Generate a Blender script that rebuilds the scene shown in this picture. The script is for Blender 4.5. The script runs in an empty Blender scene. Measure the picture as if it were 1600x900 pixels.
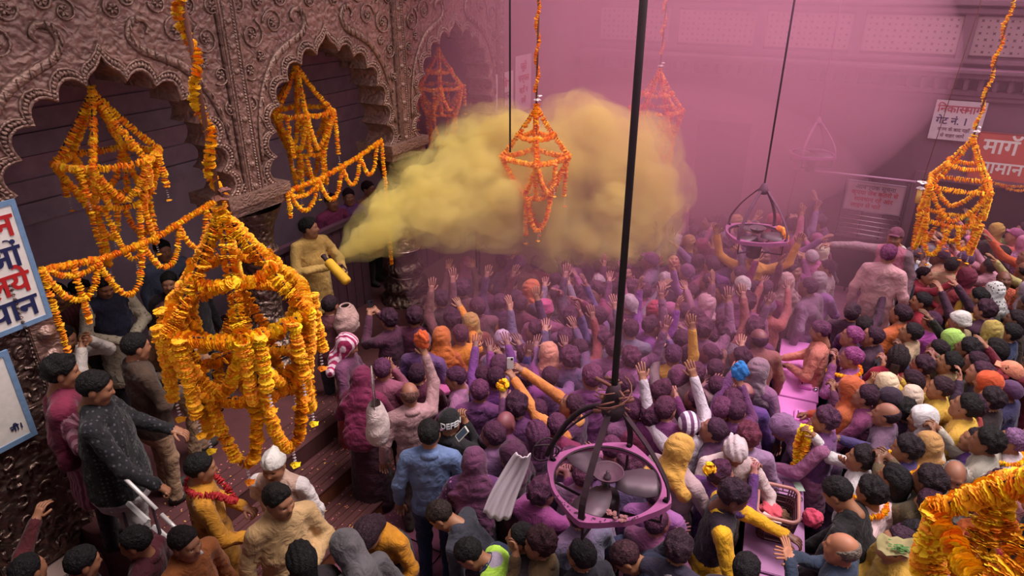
import bpy, bmesh, math, random
import numpy as np
import openvdb as vdb
from mathutils import Vector, Matrix, Euler, Quaternion

# ---------------------------------------------------------------- camera, sky, lights, exposure
SC = bpy.context.scene
COL = SC.collection
CAM_H = 5.2                                   # the balcony the picture is taken from, metres above the courtyard
PITCH, YAW, FPX = math.radians(25.1), math.radians(28.7), 1057.0
cam = bpy.data.cameras.new('camera'); cam.sensor_width = 36; cam.lens = 36 * FPX / 1600
cam.clip_start = 0.05; cam.clip_end = 200
co = bpy.data.objects.new('camera', cam); COL.objects.link(co)
co.location = (0, 0, CAM_H); co.rotation_euler = (math.pi / 2 - PITCH, 0, YAW); SC.camera = co
W = bpy.data.worlds.new('overcast_sky'); W.use_nodes = True; SC.world = W
_bg = W.node_tree.nodes['Background']
_bg.inputs[0].default_value = (1.0, 0.93, 0.93, 1); _bg.inputs[1].default_value = 1.6
sun = bpy.data.lights.new('hazy_sun', 'SUN'); sun.energy = 3.2; sun.angle = math.radians(25); sun.color = (1, .93, .86)
so = bpy.data.objects.new('hazy_sun', sun); COL.objects.link(so)
so.rotation_euler = Vector((-0.32, -0.16, -1)).to_track_quat('-Z', 'Y').to_euler()
SC.view_settings.view_transform = 'Standard'; SC.view_settings.look = 'None'
SC.view_settings.gamma = 1; SC.view_settings.use_curve_mapping = False
SC.view_settings.exposure = 0.17
SC.cycles.volume_bounces = 4; SC.cycles.max_bounces = 7; SC.cycles.diffuse_bounces = 3
SC.cycles.use_denoising = True

# ---------------------------------------------------------------- helpers
RND = random.Random(7)
NPR = np.random.default_rng(7)
_R = np.array([math.cos(YAW), math.sin(YAW), 0.]); _FH = np.array([-math.sin(YAW), math.cos(YAW), 0.]); _Z = np.array([0, 0, 1.])
_F = _FH * math.cos(PITCH) - _Z * math.sin(PITCH); _U = _FH * math.sin(PITCH) + _Z * math.cos(PITCH)
_O = np.array([0, 0, CAM_H])
def ray(x, y): return _F * FPX + _R * (x - 800) + _U * (450 - y)
def at(x, y, ax, v):                          # the point seen at (x, y) on the plane  axis = v
    d = ray(x, y); return _O + d * ((v - _O[ax]) / d[ax])
def atd(x, y, dist):                          # the point seen at (x, y) at that depth
    return _O + ray(x, y) * (dist / FPX)
def px_of(P):
    v = np.asarray(P, float) - _O; z = max(v @ _F, .01)
    return 800 + FPX * (v @ _R) / z, 450 - FPX * (v @ _U) / z

def lin(c): return tuple(((x / 255 / 12.92) if x / 255 <= .04045 else ((x / 255 + .055) / 1.055) ** 2.4) for x in c)
_mats = {}
def nodes(name):
    m = bpy.data.materials.new(name); m.use_nodes = True
    nt = m.node_tree; return m, nt, nt.nodes['Principled BSDF'], nt.nodes.new, nt.links.new
def bump_to(nt, p, h, strength, dist=.02):
    b = nt.nodes.new('ShaderNodeBump'); b.inputs['Strength'].default_value = strength; b.inputs['Distance'].default_value = dist
    nt.links.new(h, b.inputs['Height']); nt.links.new(b.outputs[0], p.inputs['Normal']); return b
def noise(nt, scale, detail=3, rough=.5, vec=None, dist=0):
    n = nt.nodes.new('ShaderNodeTexNoise'); n.inputs['Scale'].default_value = scale; n.inputs['Detail'].default_value = detail
    n.inputs['Roughness'].default_value = rough; n.inputs['Distortion'].default_value = dist
    if vec is None:
        t = nt.nodes.new('ShaderNodeTexCoord'); vec = t.outputs['Object']
    nt.links.new(vec, n.inputs['Vector']); return n
def ramp(nt, src, *stops):
    r = nt.nodes.new('ShaderNodeValToRGB'); e = r.color_ramp.elements
    while len(e) < len(stops): e.new(.5)
    for k, (p, c) in enumerate(stops):
        e[k].position = p; e[k].color = (*c, 1) if len(c) == 3 else c
    nt.links.new(src, r.inputs[0]); return r
def mix(nt, fac, a, b, blend='MIX'):
    m = nt.nodes.new('ShaderNodeMix'); m.data_type = 'RGBA'; m.blend_type = blend
    for s, v in ((0, fac), (6, a), (7, b)):
        if hasattr(v, 'node'): nt.links.new(v, m.inputs[s])
        else: m.inputs[s].default_value = v if s == 0 else (*v[:3], 1)
    return m.outputs[2]
POWDER = lin((160, 62, 124))
def dust(nt, col, amount, scale=6.0):         # magenta powder settled on whatever faces up
    if amount <= 0: return col
    g = nt.nodes.new('ShaderNodeNewGeometry'); s = nt.nodes.new('ShaderNodeSeparateXYZ'); nt.links.new(g.outputs['Normal'], s.inputs[0])
    n = noise(nt, scale, 3, .6, g.outputs['Position'])
    a = nt.nodes.new('ShaderNodeMath'); a.operation = 'MULTIPLY_ADD'; nt.links.new(s.outputs[2], a.inputs[0]); a.inputs[1].default_value = .5; a.inputs[2].default_value = .35
    b = nt.nodes.new('ShaderNodeMath'); b.operation = 'MULTIPLY'; nt.links.new(a.outputs[0], b.inputs[0])
    r = ramp(nt, n.outputs[0], (.25, (.35,) * 3), (.7, (1.15,) * 3)); nt.links.new(r.outputs[0], b.inputs[1])
    c = nt.nodes.new('ShaderNodeMath'); c.operation = 'MULTIPLY'; c.use_clamp = True; nt.links.new(b.outputs[0], c.inputs[0]); c.inputs[1].default_value = amount
    return mix(nt, c.outputs[0], col, POWDER)
def mat(kind, rgb=(128, 128, 128), pw=0., **k):
    rgb = tuple(int(v) for v in rgb); key = (kind, rgb, round(pw, 1), tuple(sorted(k.items())))
    if key in _mats: return _mats[key]
    m, nt, p, N, L = nodes(kind); c = lin(rgb); base = c
    p.inputs['Roughness'].default_value = k.get('rough', .8)
    p.inputs['Metallic'].default_value = k.get('metal', 0.)
    if kind == 'cloth':
        n = noise(nt, 3.2, 4, .55, None, .6); n2 = noise(nt, 9, 3, .6, None, 1.2)
        col = mix(nt, ramp(nt, n.outputs[0], (.3, (0,) * 3), (.75, (1,) * 3)).outputs[0], tuple(v * .5 for v in c), tuple(min(1, v * 1.12) for v in c))  # crease shade mixed into the cloth colour, darker where the folds dip
        pat = k.get('pat')
        if pat:
            t = N('ShaderNodeTexCoord')
            if pat == 'stripe':
                w = N('ShaderNodeTexWave'); w.inputs['Scale'].default_value = k.get('ps', 9); w.bands_direction = k.get('dir', 'Y'); L(t.outputs['Object'], w.inputs[0]); f = ramp(nt, w.outputs[0], (.45, (0,) * 3), (.55, (1,) * 3)).outputs[0]
            elif pat == 'check':
                w = N('ShaderNodeTexChecker'); w.inputs['Scale'].default_value = k.get('ps', 40); L(t.outputs['Object'], w.inputs[0]); f = w.outputs[1]
            else:
                w = N('ShaderNodeTexVoronoi'); w.inputs['Scale'].default_value = k.get('ps', 22); w.inputs['Randomness'].default_value = k.get('rnd', .35); L(t.outputs['Object'], w.inputs[0]); f = ramp(nt, w.outputs['Distance'], (.22, (1,) * 3), (.3, (0,) * 3)).outputs[0]
            col = mix(nt, f, col, lin(k['c2']))
        base = dust(nt, col, pw * .7)
        s = N('ShaderNodeMath'); s.operation = 'ADD'; L(n.outputs[0], s.inputs[0]); L(n2.outputs[0], s.inputs[1])
        n4 = noise(nt, 42, 3, .6, None, .4); s3 = N('ShaderNodeMath'); s3.operation = 'MULTIPLY_ADD'; L(n4.outputs[0], s3.inputs[0]); s3.inputs[1].default_value = .06; L(s.outputs[0], s3.inputs[2]); bump_to(nt, p, s3.outputs[0], .6, .04); p.inputs['Sheen Weight'].default_value = .1; p.inputs['Specular IOR Level'].default_value = .25
    elif kind == 'skin':
        n = noise(nt, 14, 3); col = mix(nt, n.outputs[0], tuple(v * .8 for v in c), tuple(min(1, v * 1.12) for v in c))
        base = dust(nt, col, pw * .8, 12); p.inputs['Roughness'].default_value = .55
    elif kind == 'hair':
        t = N('ShaderNodeTexCoord'); n = noise(nt, 55, 3, .6, t.outputs['Object'], 1.0)
        col = mix(nt, ramp(nt, n.outputs[0], (.35, (0,) * 3), (.65, (1,) * 3)).outputs[0], tuple(v * .35 for v in c), tuple(v * 1.35 for v in c)); base = dust(nt, col, pw * .42, 22); p.inputs['Specular IOR Level'].default_value = .25
        bump_to(nt, p, n.outputs[0], 1., .02); p.inputs['Roughness'].default_value = .65
    elif kind == 'marigold':
        g = N('ShaderNodeNewGeometry'); o = N('ShaderNodeObjectInfo'); a = N('ShaderNodeMath'); a.operation = 'ADD'
        gi = N('ShaderNodeMath'); gi.operation = 'MULTIPLY'; L(g.outputs['Random Per Island'], gi.inputs[0]); gi.inputs[1].default_value = k.get('isl', 1.); L(gi.outputs[0], a.inputs[0]); L(o.outputs['Random'], a.inputs[1]); f = N('ShaderNodeMath'); f.operation = 'FRACT'; L(a.outputs[0], f.inputs[0])
        tint = k.get('tint', 0.)
        r = ramp(nt, f.outputs[0], (0, lin((240, 112 - 22 * tint, 4 + 34 * max(tint, 0)))), (.4, lin((252, 156 - 40 * tint, 6 + 26 * max(tint, 0)))), (1, lin((255, 196 - 40 * tint, 14 + 10 * max(tint, 0))))); base = dust(nt, r.outputs[0], pw)
        p.inputs['Roughness'].default_value = .7; p.inputs['Subsurface Weight'].default_value = 0
    elif kind == 'silver':
        t = N('ShaderNodeTexCoord'); v = N('ShaderNodeTexVoronoi'); v.feature = 'SMOOTH_F1'; v.inputs['Scale'].default_value = k.get('vs', 9)
        n0 = noise(nt, 5, 2, .5, t.outputs['Object'], .5); mx = mix(nt, .12, t.outputs['Object'], n0.outputs[1]); L(mx, v.inputs['Vector'])
        wv = N('ShaderNodeTexWave'); wv.wave_type = 'RINGS'; wv.inputs['Scale'].default_value = k.get('ws', 5); wv.inputs['Distortion'].default_value = 9; wv.inputs['Detail'].default_value = 3; wv.inputs['Detail Scale'].default_value = 1.6; L(mx, wv.inputs['Vector'])
        n = noise(nt, 30, 4, .6, t.outputs['Object'])
        s = N('ShaderNodeMath'); s.operation = 'MULTIPLY_ADD'; L(wv.outputs['Fac'], s.inputs[0]); s.inputs[1].default_value = k.get('wv', .22); L(v.outputs['Distance'], s.inputs[2])
        s2 = N('ShaderNodeMath'); s2.operation = 'MULTIPLY_ADD'; L(n.outputs[0], s2.inputs[0]); s2.inputs[1].default_value = .25; L(s.outputs[0], s2.inputs[2])
        n3 = noise(nt, 2.2, 4, .6, t.outputs['Object'])
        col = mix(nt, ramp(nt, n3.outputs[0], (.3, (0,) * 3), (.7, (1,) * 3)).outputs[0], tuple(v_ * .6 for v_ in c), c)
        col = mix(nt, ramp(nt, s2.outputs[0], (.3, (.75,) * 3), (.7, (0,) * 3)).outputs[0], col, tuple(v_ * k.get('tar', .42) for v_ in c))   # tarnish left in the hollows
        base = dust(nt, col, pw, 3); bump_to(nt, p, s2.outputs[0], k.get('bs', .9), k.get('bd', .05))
        p.inputs['Metallic'].default_value = k.get('metal', .75); p.inputs['Roughness'].default_value = k.get('rough', .42)
    elif kind == 'plain_noise':
        n = noise(nt, k.get('ns', 8), 4, .6); base = mix(nt, n.outputs[0], tuple(v * k.get('lo', .55) for v in c), tuple(min(1, v * 1.25) for v in c)); base = dust(nt, base, pw, 5)
        bump_to(nt, p, n.outputs[0], k.get('bs', .25), .01)
    else:
        base = dust(nt, c, pw) if pw else c
    if hasattr(base, 'node'): L(base, p.inputs['Base Color'])
    else: p.inputs['Base Color'].default_value = (*base, 1)
    _mats[key] = m; return m

def mesh_obj(name, verts, faces, mats, parent=None, midx=None, smooth=True):
    me = bpy.data.meshes.new(name); me.from_pydata([tuple(v) for v in verts], [], [tuple(f) for f in faces])
    for m in (mats if isinstance(mats, (list, tuple)) else [mats]): me.materials.append(m)
    if midx is not None: me.polygons.foreach_set('material_index', np.asarray(midx, np.int32))
    if smooth: me.polygons.foreach_set('use_smooth', np.ones(len(me.polygons), bool))
    me.update(); return link(name, me, parent)
def link(name, me, parent=None):
    o = bpy.data.objects.new(name, me); COL.objects.link(o)
    if parent is not None: o.parent = parent
    return o
def bm_obj(name, bm, m, parent=None, smooth=False):
    me = bpy.data.meshes.new(name); bm.to_mesh(me); bm.free()
    for x in (m if isinstance(m, (list, tuple)) else [m]): me.materials.append(x)
    if smooth: me.polygons.foreach_set('use_smooth', np.ones(len(me.polygons), bool))
    return link(name, me, parent)
def empty(name, loc=(0, 0, 0), rz=0, parent=None):
    o = bpy.data.objects.new(name, None); COL.objects.link(o); o.location = loc; o.rotation_euler = (0, 0, rz); o.empty_display_size = .1
    if parent is not None: o.parent = parent
    return o
def tag(o, label=None, cat=None, group=None, kind=None):
    if label: o['label'] = label
    if cat: o['category'] = cat
    if group: o['group'] = group
    if kind: o['kind'] = kind
    return o
def box(bm, lo, hi, M=None, bevel=0):
    r = bmesh.ops.create_cube(bm, size=1)
    lo, hi = Vector(lo), Vector(hi); T = Matrix.Translation((lo + hi) / 2) @ Matrix.Diagonal((*(hi - lo), 1))
    bmesh.ops.transform(bm, matrix=(M @ T) if M else T, verts=r['verts'])
    if bevel: bmesh.ops.bevel(bm, geom=list({e for v in r['verts'] for e in v.link_edges}), offset=bevel, segments=2, affect='EDGES')
def tube_mesh(pts, rad, seg=8, closed=False, flat=1.0):
    P = np.asarray(pts, float); n = len(P); rad = np.broadcast_to(np.asarray(rad, float), (n,))
    T = np.roll(P, -1, 0) - np.roll(P, 1, 0)
    if not closed: T[0] = P[1] - P[0]; T[-1] = P[-1] - P[-2]
    T /= np.linalg.norm(T, axis=1, keepdims=True) + 1e-9
    up = np.array([0, 0, 1.]) if abs(T[0, 2]) < .9 else np.array([1., 0, 0]); V = []; a = np.linspace(0, 2 * np.pi, seg, endpoint=False)
    nrm = up - T[0] * (up @ T[0]); nrm /= np.linalg.norm(nrm)
    for k in range(n):
        nrm = nrm - T[k] * (nrm @ T[k]); nrm /= np.linalg.norm(nrm) + 1e-9; b = np.cross(T[k], nrm)
        V.append(P[k] + rad[k] * (np.cos(a)[:, None] * nrm * flat + np.sin(a)[:, None] * b))
    V = np.concatenate(V); Fc = []
    for k in range(n if closed else n - 1):
        i, j = k * seg, ((k + 1) % n) * seg
        for s in range(seg): Fc.append((i + s, i + (s + 1) % seg, j + (s + 1) % seg, j + s))
    if not closed: Fc.append(tuple(range(seg))[::-1]); Fc.append(tuple(range((n - 1) * seg, n * seg)))
    return V, Fc
class MB:                                      # collects verts and faces of several shapes for ONE mesh
    def __init__(s): s.v = []; s.f = []; s.m = []; s.n = 0
    def add(s, V, Fc, mi=0):
        V = np.asarray(V, float); s.v.append(V); s.f += [tuple(i + s.n for i in f) for f in Fc]; s.m += [mi] * len(Fc); s.n += len(V)
    def tube(s, pts, r, seg=8, closed=False, mi=0, flat=1.0): s.add(*tube_mesh(pts, r, seg, closed, flat), mi)
    def box(s, lo, hi, mi=0, M=None):
        l, h = lo, hi; V = np.array([(x, y, z) for x in (l[0], h[0]) for y in (l[1], h[1]) for z in (l[2], h[2])], float)
        if M is not None: V = V @ np.array(M.to_3x3()).T + np.array(M.translation)
        s.add(V, [(0, 1, 3, 2), (4, 6, 7, 5), (0, 4, 5, 1), (2, 3, 7, 6), (0, 2, 6, 4), (1, 5, 7, 3)], mi)
    def lathe(s, prof, seg=24, c=(0, 0, 0), mi=0):
        a = np.linspace(0, 2 * np.pi, seg, endpoint=False); V = np.concatenate([np.stack([r * np.cos(a) + c[0], r * np.sin(a) + c[1], np.full(seg, z + c[2])], 1) for r, z in prof])
        s.add(V, [(k * seg + i, k * seg + (i + 1) % seg, (k + 1) * seg + (i + 1) % seg, (k + 1) * seg + i) for k in range(len(prof) - 1) for i in range(seg)], mi)
    def build(s, name, mats, parent=None, smooth=True): return mesh_obj(name, np.concatenate(s.v), s.f, mats, parent, s.m, smooth)

# ---------------------------------------------------------------- soft bodies: blended capsules turned into one surface
def cap(a, b, ra, rb=None, g=0, sc=(1, 1, 1), k=.03, sub=False):
    return dict(a=np.array(a, float), b=np.array(b, float), ra=ra, rb=ra if rb is None else rb, g=g, sc=np.array(sc, float), k=k, sub=sub)
def cap_d(p, P):                               # P: (...,3)
    s = p['sc']; a = p['a'] / s; ab = p['b'] / s - a; q = P / s - a
    t = np.clip((q @ ab) / (ab @ ab + 1e-12), 0, 1)
    return (np.linalg.norm(q - t[..., None] * ab, axis=-1) - (p['ra'] + (p['rb'] - p['ra']) * t)) * s.min()
def sdf_mesh(prims, h, warp=None, post=None):
    lo = np.min([np.minimum(p['a'], p['b']) - max(p['ra'], p['rb']) * p['sc'] for p in prims], 0) - 3 * h
    hi = np.max([np.maximum(p['a'], p['b']) + max(p['ra'], p['rb']) * p['sc'] for p in prims], 0) + 3 * h
    n = np.ceil((hi - lo) / h).astype(int) + 1; D = np.full(n, .15, np.float32)
    ax = [lo[i] + h * np.arange(n[i]) for i in range(3)]
    for p in prims:
        r = max(p['ra'], p['rb']) * p['sc'] + p['k'] + 2 * h
        i0 = np.maximum(np.floor((np.minimum(p['a'], p['b']) - r - lo) / h).astype(int), 0); i1 = np.minimum(np.ceil((np.maximum(p['a'], p['b']) + r - lo) / h).astype(int) + 1, n)
        sl = tuple(slice(i0[i], i1[i]) for i in range(3))
        P = np.stack(np.meshgrid(*[ax[i][sl[i]] for i in range(3)], indexing='ij'), -1)
        d = cap_d(p, P).astype(np.float32); o = D[sl]
        if p['sub']: D[sl] = np.maximum(o, -d); continue
        k = p['k']; hh = np.maximum(k - np.abs(d - o), 0) / k
        D[sl] = np.minimum(d, o) - hh * hh * k * .25
    if warp or post:
        P = np.stack(np.meshgrid(*ax, indexing='ij'), -1)
        if warp: D += warp(P).astype(np.float32)
        if post: D = post(D, P).astype(np.float32)
    g = vdb.FloatGrid(.15); g.copyFromArray(np.clip(D, -.15, .15))
    V, T, Q = g.convertToPolygons(isovalue=0.0)
    return np.asarray(V) * h + lo, np.asarray(T), np.asarray(Q)[:, ::-1] if FLIP else np.asarray(Q)
FLIP = False
def wob(P, f, seed=0):                         # cheap smooth wobble, -1..1
    s = seed * 1.7; x, y, z = P[..., 0] * f, P[..., 1] * f, P[..., 2] * f
    return (np.sin(x * 1.3 + 1.9 * np.sin(y * .9 + s) + s) + np.sin(y * 1.7 + 2.1 * np.sin(z * .8 + s * 2)) + np.sin(z * 1.4 + 1.7 * np.sin(x * 1.1 + s * 3))) / 3
# ---------------------------------------------------------------- heads and what is worn on them (head space: x to the front, z up, centre of the skull)
def ell(c, r, g=0, k=.02, sub=False):
    s = np.array(r, float) / max(r); return cap(np.array(c), np.array(c, float) + (1e-5, 0, 0), max(r), None, g, s, k, sub)
_heads = {}
def head_mesh(h):
    if h in _heads: return _heads[h]
    P = [ell((-.012, 0, .03), (.097, .075, .088)), ell((.022, 0, -.035), (.068, .062, .088), k=.04), cap((.045, 0, -.092), (.052, 0, -.094), .03, k=.04),
         cap((.02, .045, -.06), (.04, .02, -.09), .026, k=.03), cap((.02, -.045, -.06), (.04, -.02, -.09), .026, k=.03),
         cap((.074, -.034, .034), (.074, .034, .034), .013, k=.02), cap((.078, 0, .02), (.103, 0, -.02), .009, .0145, k=.014)]
    for s in (1, -1):
        P += [ell((.056, s * .036, -.022), (.032, .028, .03), k=.03), ell((.088, s * .013, -.027), (.011, .01, .009), k=.008),
              ell((.09, s * .031, .010), (.015, .016, .010), k=.01, sub=True), ell((-.008, s * .078, -.004), (.021, .011, .034), k=.01)]
    P += [cap((.083, -.017, -.055), (.083, .017, -.055), .0075, k=.006, g=7), cap((.080, -.016, -.066), (.080, .016, -.066), .009, k=.006, g=7), cap((-.02, 0, -.06), (-.04, 0, -.17), .05, .056, k=.03)]
    V, T, Q = sdf_mesh(P, h); C = V[Q].mean(1); d = np.stack([cap_d(p, C) for p in P if not p['sub']], 1); g = np.array([p['g'] for p in P if not p['sub']])
    m = g[d.argmin(1)]; m[(m == 7) & ((C[:, 0] < .08) | (np.abs(C[:, 1]) > .023) | (np.abs(C[:, 2] + .06) > .012))] = 0
    mb = MB(); mb.v.append(V); mb.f += [tuple(q) for q in Q]; mb.m += list(m); mb.n = len(V)
    for s in (1, -1):
        a = np.linspace(0, np.pi, 5); e = [(max(.0118 * math.sin(t), .0005), -.0118 * math.cos(t)) for t in a]
        for r, c, mi in ((1, (.0725, s * .031, .0095), 4), (.56, (.0795, s * .031, .0095), 5)):
            t = MB(); t.lathe([(x * r, z * r) for x, z in e], 8); v = t.v[0] + np.array(c); mb.add(v, t.f, mi)
        mb.tube([(.083, s * .014, .030), (.085, s * .03, .036), (.072, s * .05, .030)], [.004, .005, .003], 5, mi=5, flat=.6)
    _heads[h] = (np.concatenate(mb.v), mb.f, np.array(mb.m)); return _heads[h]
_gear = {}
def gear_mesh(kind):
    if kind in _gear: return _gear[kind]
    h = .0095; post = None; warp = None; name = 'hair'
    skull = lambda o, z=.034: ell((-.014, 0, z), (.096 + o, .076 + o, .087 + o), k=.03)
    smax = lambda a, b, k=.035: np.maximum(a, b) + np.maximum(k - np.abs(a - b), 0) ** 2 / (4 * k)
    cut = lambda D, P, a=.03: smax(smax(D, P[..., 0] * .9 - (P[..., 2] - .02) * .75 - a - .006), .024 - np.linalg.norm((P - np.array([-.004, 0, -.004])) * (1, .0, .75), axis=-1) - .0 * P[..., 1], .012)
    if kind in ('short', 'beard', 'messy', 'moustache'):
        o = {'messy': .024, 'short': .014}.get(kind, .015)
        prims = [skull(o, .036)] + ([cap((.05, .03, .095), (.0, -.04, .115), .028, k=.03)] if kind != 'short' else [])
        warp = lambda P: .0045 * wob(P, 120) + (.009 if kind == 'messy' else .0035) * wob(P, 48, 2)
        def post(D, P, kind=kind):
            D = cut(D, P, .034 if kind == 'messy' else .03)
            if kind == 'beard':
                b = np.minimum(cap_d(cap((.045, 0, -.1), (.05, 0, -.1), .037), P), np.minimum(cap_d(cap((.02, .056, -.02), (.045, .025, -.085), .02), P), cap_d(cap((.02, -.056, -.02), (.045, -.025, -.085), .02), P)))
                D = np.minimum(D, np.minimum(b, cap_d(cap((.087, -.02, -.043), (.087, .02, -.043), .0075), P)))
            if kind == 'moustache': D = np.minimum(D, np.minimum(cap_d(cap((.09, 0, -.043), (.078, .03, -.05), .0075), P), cap_d(cap((.09, 0, -.043), (.078, -.03, -.05), .0075), P)))
            return D
    elif kind == 'bald':
        prims = [skull(.010, .03)]; warp = lambda P: .002 * wob(P, 130)
        post = lambda D, P: np.maximum(np.maximum(D, P[..., 2] - .04 + P[..., 0] * .45), P[..., 0] * .9 - (P[..., 2] - .02) * .5 - .012)
    elif kind == 'long':
        prims = [skull(.018, .036), cap((-.06, .03, .02), (-.085, .05, -.3), .06, .04, k=.05), cap((-.06, -.03, .02), (-.085, -.05, -.3), .06, .04, k=.05), cap((-.08, 0, .0), (-.1, 0, -.36), .06, .03, k=.05)]
        warp = lambda P: .004 * np.sin(P[..., 1] * 160 + 3 * np.sin(P[..., 2] * 14)); post = lambda D, P: cut(D, P, .034)
    elif kind in ('scarf', 'drape'):
        name = 'headscarf'
        prims = [skull(.026, .03), cap((-.02, 0, -.04), (-.05, 0, -.17), .088, .12, sc=(.9, 1, 1), k=.05), cap((-.05, .05, -.2), (-.06, .16, -.26), .06, .06, k=.06), cap((-.05, -.05, -.2), (-.06, -.16, -.26), .06, .06, k=.06)]
        if kind == 'drape': prims += [cap((-.09, 0, -.2), (-.14, 0, -.55), .13, .17, sc=(.45, 1, 1), k=.06), cap((.03, .1, -.2), (.06, .13, -.42), .045, .05, k=.05)]
        warp = lambda P: .0035 * np.sin(P[..., 2] * 55 + P[..., 0] * 75 + 2.2 * np.sin(P[..., 1] * 17 + 5 * P[..., 2])) * (.5 + .5 * np.sin(P[..., 1] * 31 + P[..., 2] * 19)) + .005 * wob(P, 30) + .002 * wob(P, 75, 3)
        post = lambda D, P: np.maximum(D, -cap_d(ell((.125, 0, -.025), (.085, .062, .098)), P))
    elif kind == 'turban':
        name = 'turban'; prims = [skull(.012, .045), ell((-.02, 0, .07), (.085, .08, .07), k=.02)]
        for k in range(6):
            t = np.linspace(0, 2 * np.pi, 15)[:-1]; a = .5 + k * .17 * (-1) ** k; z0 = .035 + .013 * k; r = 1 - .07 * k
            c = [(-.012 + .102 * r * math.cos(x), .085 * r * math.sin(x), z0 + .03 * math.sin(x + a * 3) * (.8 if k < 5 else .3)) for x in t]
            prims += [cap(c[i], c[(i + 1) % 14], .0175, k=.008) for i in range(14)]
        warp = lambda P: .002 * wob(P, 120); post = lambda D, P: np.maximum(D, P[..., 0] * .9 - (P[..., 2] - .02) * 1.2 - .05)
    elif kind in ('cap', 'beanie', 'bandana', 'bucket', 'skullcap'):
        name = {'cap': 'peaked_cap', 'beanie': 'knitted_cap', 'bandana': 'cloth_cap', 'bucket': 'cloth_hat', 'skullcap': 'boat_cap'}[kind]
        prims = [skull(.017, .038)]; warp = lambda P: .002 * wob(P, 70)
        if kind == 'bandana': prims += [cap((-.1, 0, .0), (-.15, 0, -.05), .02, .03, sc=(1, 1.3, 1), k=.03), cap((-.1, 0, .0), (-.13, .01, -.11), .02, .022, sc=(1, 1.3, 1), k=.03)]; warp = lambda P: .004 * np.sin(P[..., 1] * 110 + 5 * P[..., 2] * 10)
        if kind == 'skullcap': prims += [cap((.05, 0, .12), (-.08, 0, .12), .03, sc=(1, .5, 1), k=.03)]
        def post(D, P, kind=kind):
            if kind == 'bucket':
                c = cap_d(cap((-.012, 0, .04), (-.012, 0, .15), .118, .088), P); c = np.maximum(c, np.maximum(P[..., 2] - .15, .02 - P[..., 2])); return c + .006
            D = np.maximum(D, .022 - P[..., 2] + P[..., 0] * (.28 if kind != 'beanie' else .1) - (.012 if kind == 'beanie' else 0))
            if kind == 'cap': D = np.minimum(D, np.maximum(cap_d(ell((.105, 0, .058), (.075, .068, .012)), P), .05 - P[..., 0]))
            return D
    elif kind == 'hood':
        name = 'hood'; prims = [skull(.034, .03), cap((-.03, 0, -.05), (-.06, 0, -.17), .1, .115, k=.05), cap((-.1, 0, .05), (-.12, 0, .04), .04, k=.04)]
        warp = lambda P: .004 * wob(P, 45); post = lambda D, P: np.maximum(D, -cap_d(ell((.12, 0, -.02), (.09, .066, .105)), P))
    V, T, Q = sdf_mesh(prims, h, warp, post)
    me = bpy.data.meshes.new(name); F = [tuple(q) for q in Q] + [tuple(t) for t in T]
    me.from_pydata([tuple(v) for v in V], [], F); me.polygons.foreach_set('use_smooth', np.ones(len(me.polygons), bool)); me.materials.append(None)
    _gear[kind] = (name, me); return _gear[kind]

# ---------------------------------------------------------------- figures (body space: x to the front, y to the figure's left, z up, feet on 0)
ARM = dict(  # (elbow), (wrist), y counted outwards; curl of the fingers
    d=((-.03, .27, 1.11), (.04, .29, .87), .45), f=((.13, .25, 1.12), (.36, .17, 1.04), .35), o=((.04, .28, 1.12), (.25, .05, 1.07), .6),
    u=((.14, .25, 1.58), (.20, .20, 1.84), .15), p=((.26, .22, 1.47), (.44, .17, 1.68), .2), c=((.22, .22, 1.26), (.36, .07, 1.5), .7),
    n=((.14, .25, 1.14), (.30, .03, 1.30), .05), h=((.16, .24, 1.22), (.17, .09, 1.48), .35), s=((-.02, .42, 1.3), (.1, .62, 1.38), .3),
    b=((-.12, .27, 1.15), (-.1, .12, 1.0), .5), w=((.05, .42, 1.52), (.08, .48, 1.8), .12))
def finger_tubes(mb, W, D, Nn, side, curl, fine):
    S = np.cross(Nn, D) * side                 # towards the thumb
    K = W + D * .085; seg, st = (6, 4) if fine else (5, 3)
    for j, (o, L_) in enumerate(((.03, .072), (.010, .082), (-.011, .076), (-.031, .06))):
        p = K + S * o; pts = [p - D * .02]; ang = 0
        for q in range(st):
            pts.append(p.copy()); ang += curl * (1.25 if q else .5) * (1 + .12 * j); d = D * math.cos(ang) + Nn * math.sin(ang) + S * (.16 - .1 * j) * (1 - curl); p = p + d / np.linalg.norm(d) * L_ / (st - 1 if st > 3 else 2) * .85
        pts.append(p); mb.tube(pts, list(np.linspace(.0105, .0072, len(pts))), seg, mi=0)
    p = W + D * .03 + S * .025; d1 = D * .55 + S * .75 + Nn * .25 * (1 + curl); d1 /= np.linalg.norm(d1); d2 = D * .85 + S * .35 + Nn * (.15 + .5 * curl); d2 /= np.linalg.norm(d2)
    mb.tube([p - S * .015, p + d1 * .03, p + d1 * .035 + d2 * .028, p + d1 * .035 + d2 * .052], [.013, .012, .0105, .008], seg, mi=0)
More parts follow.
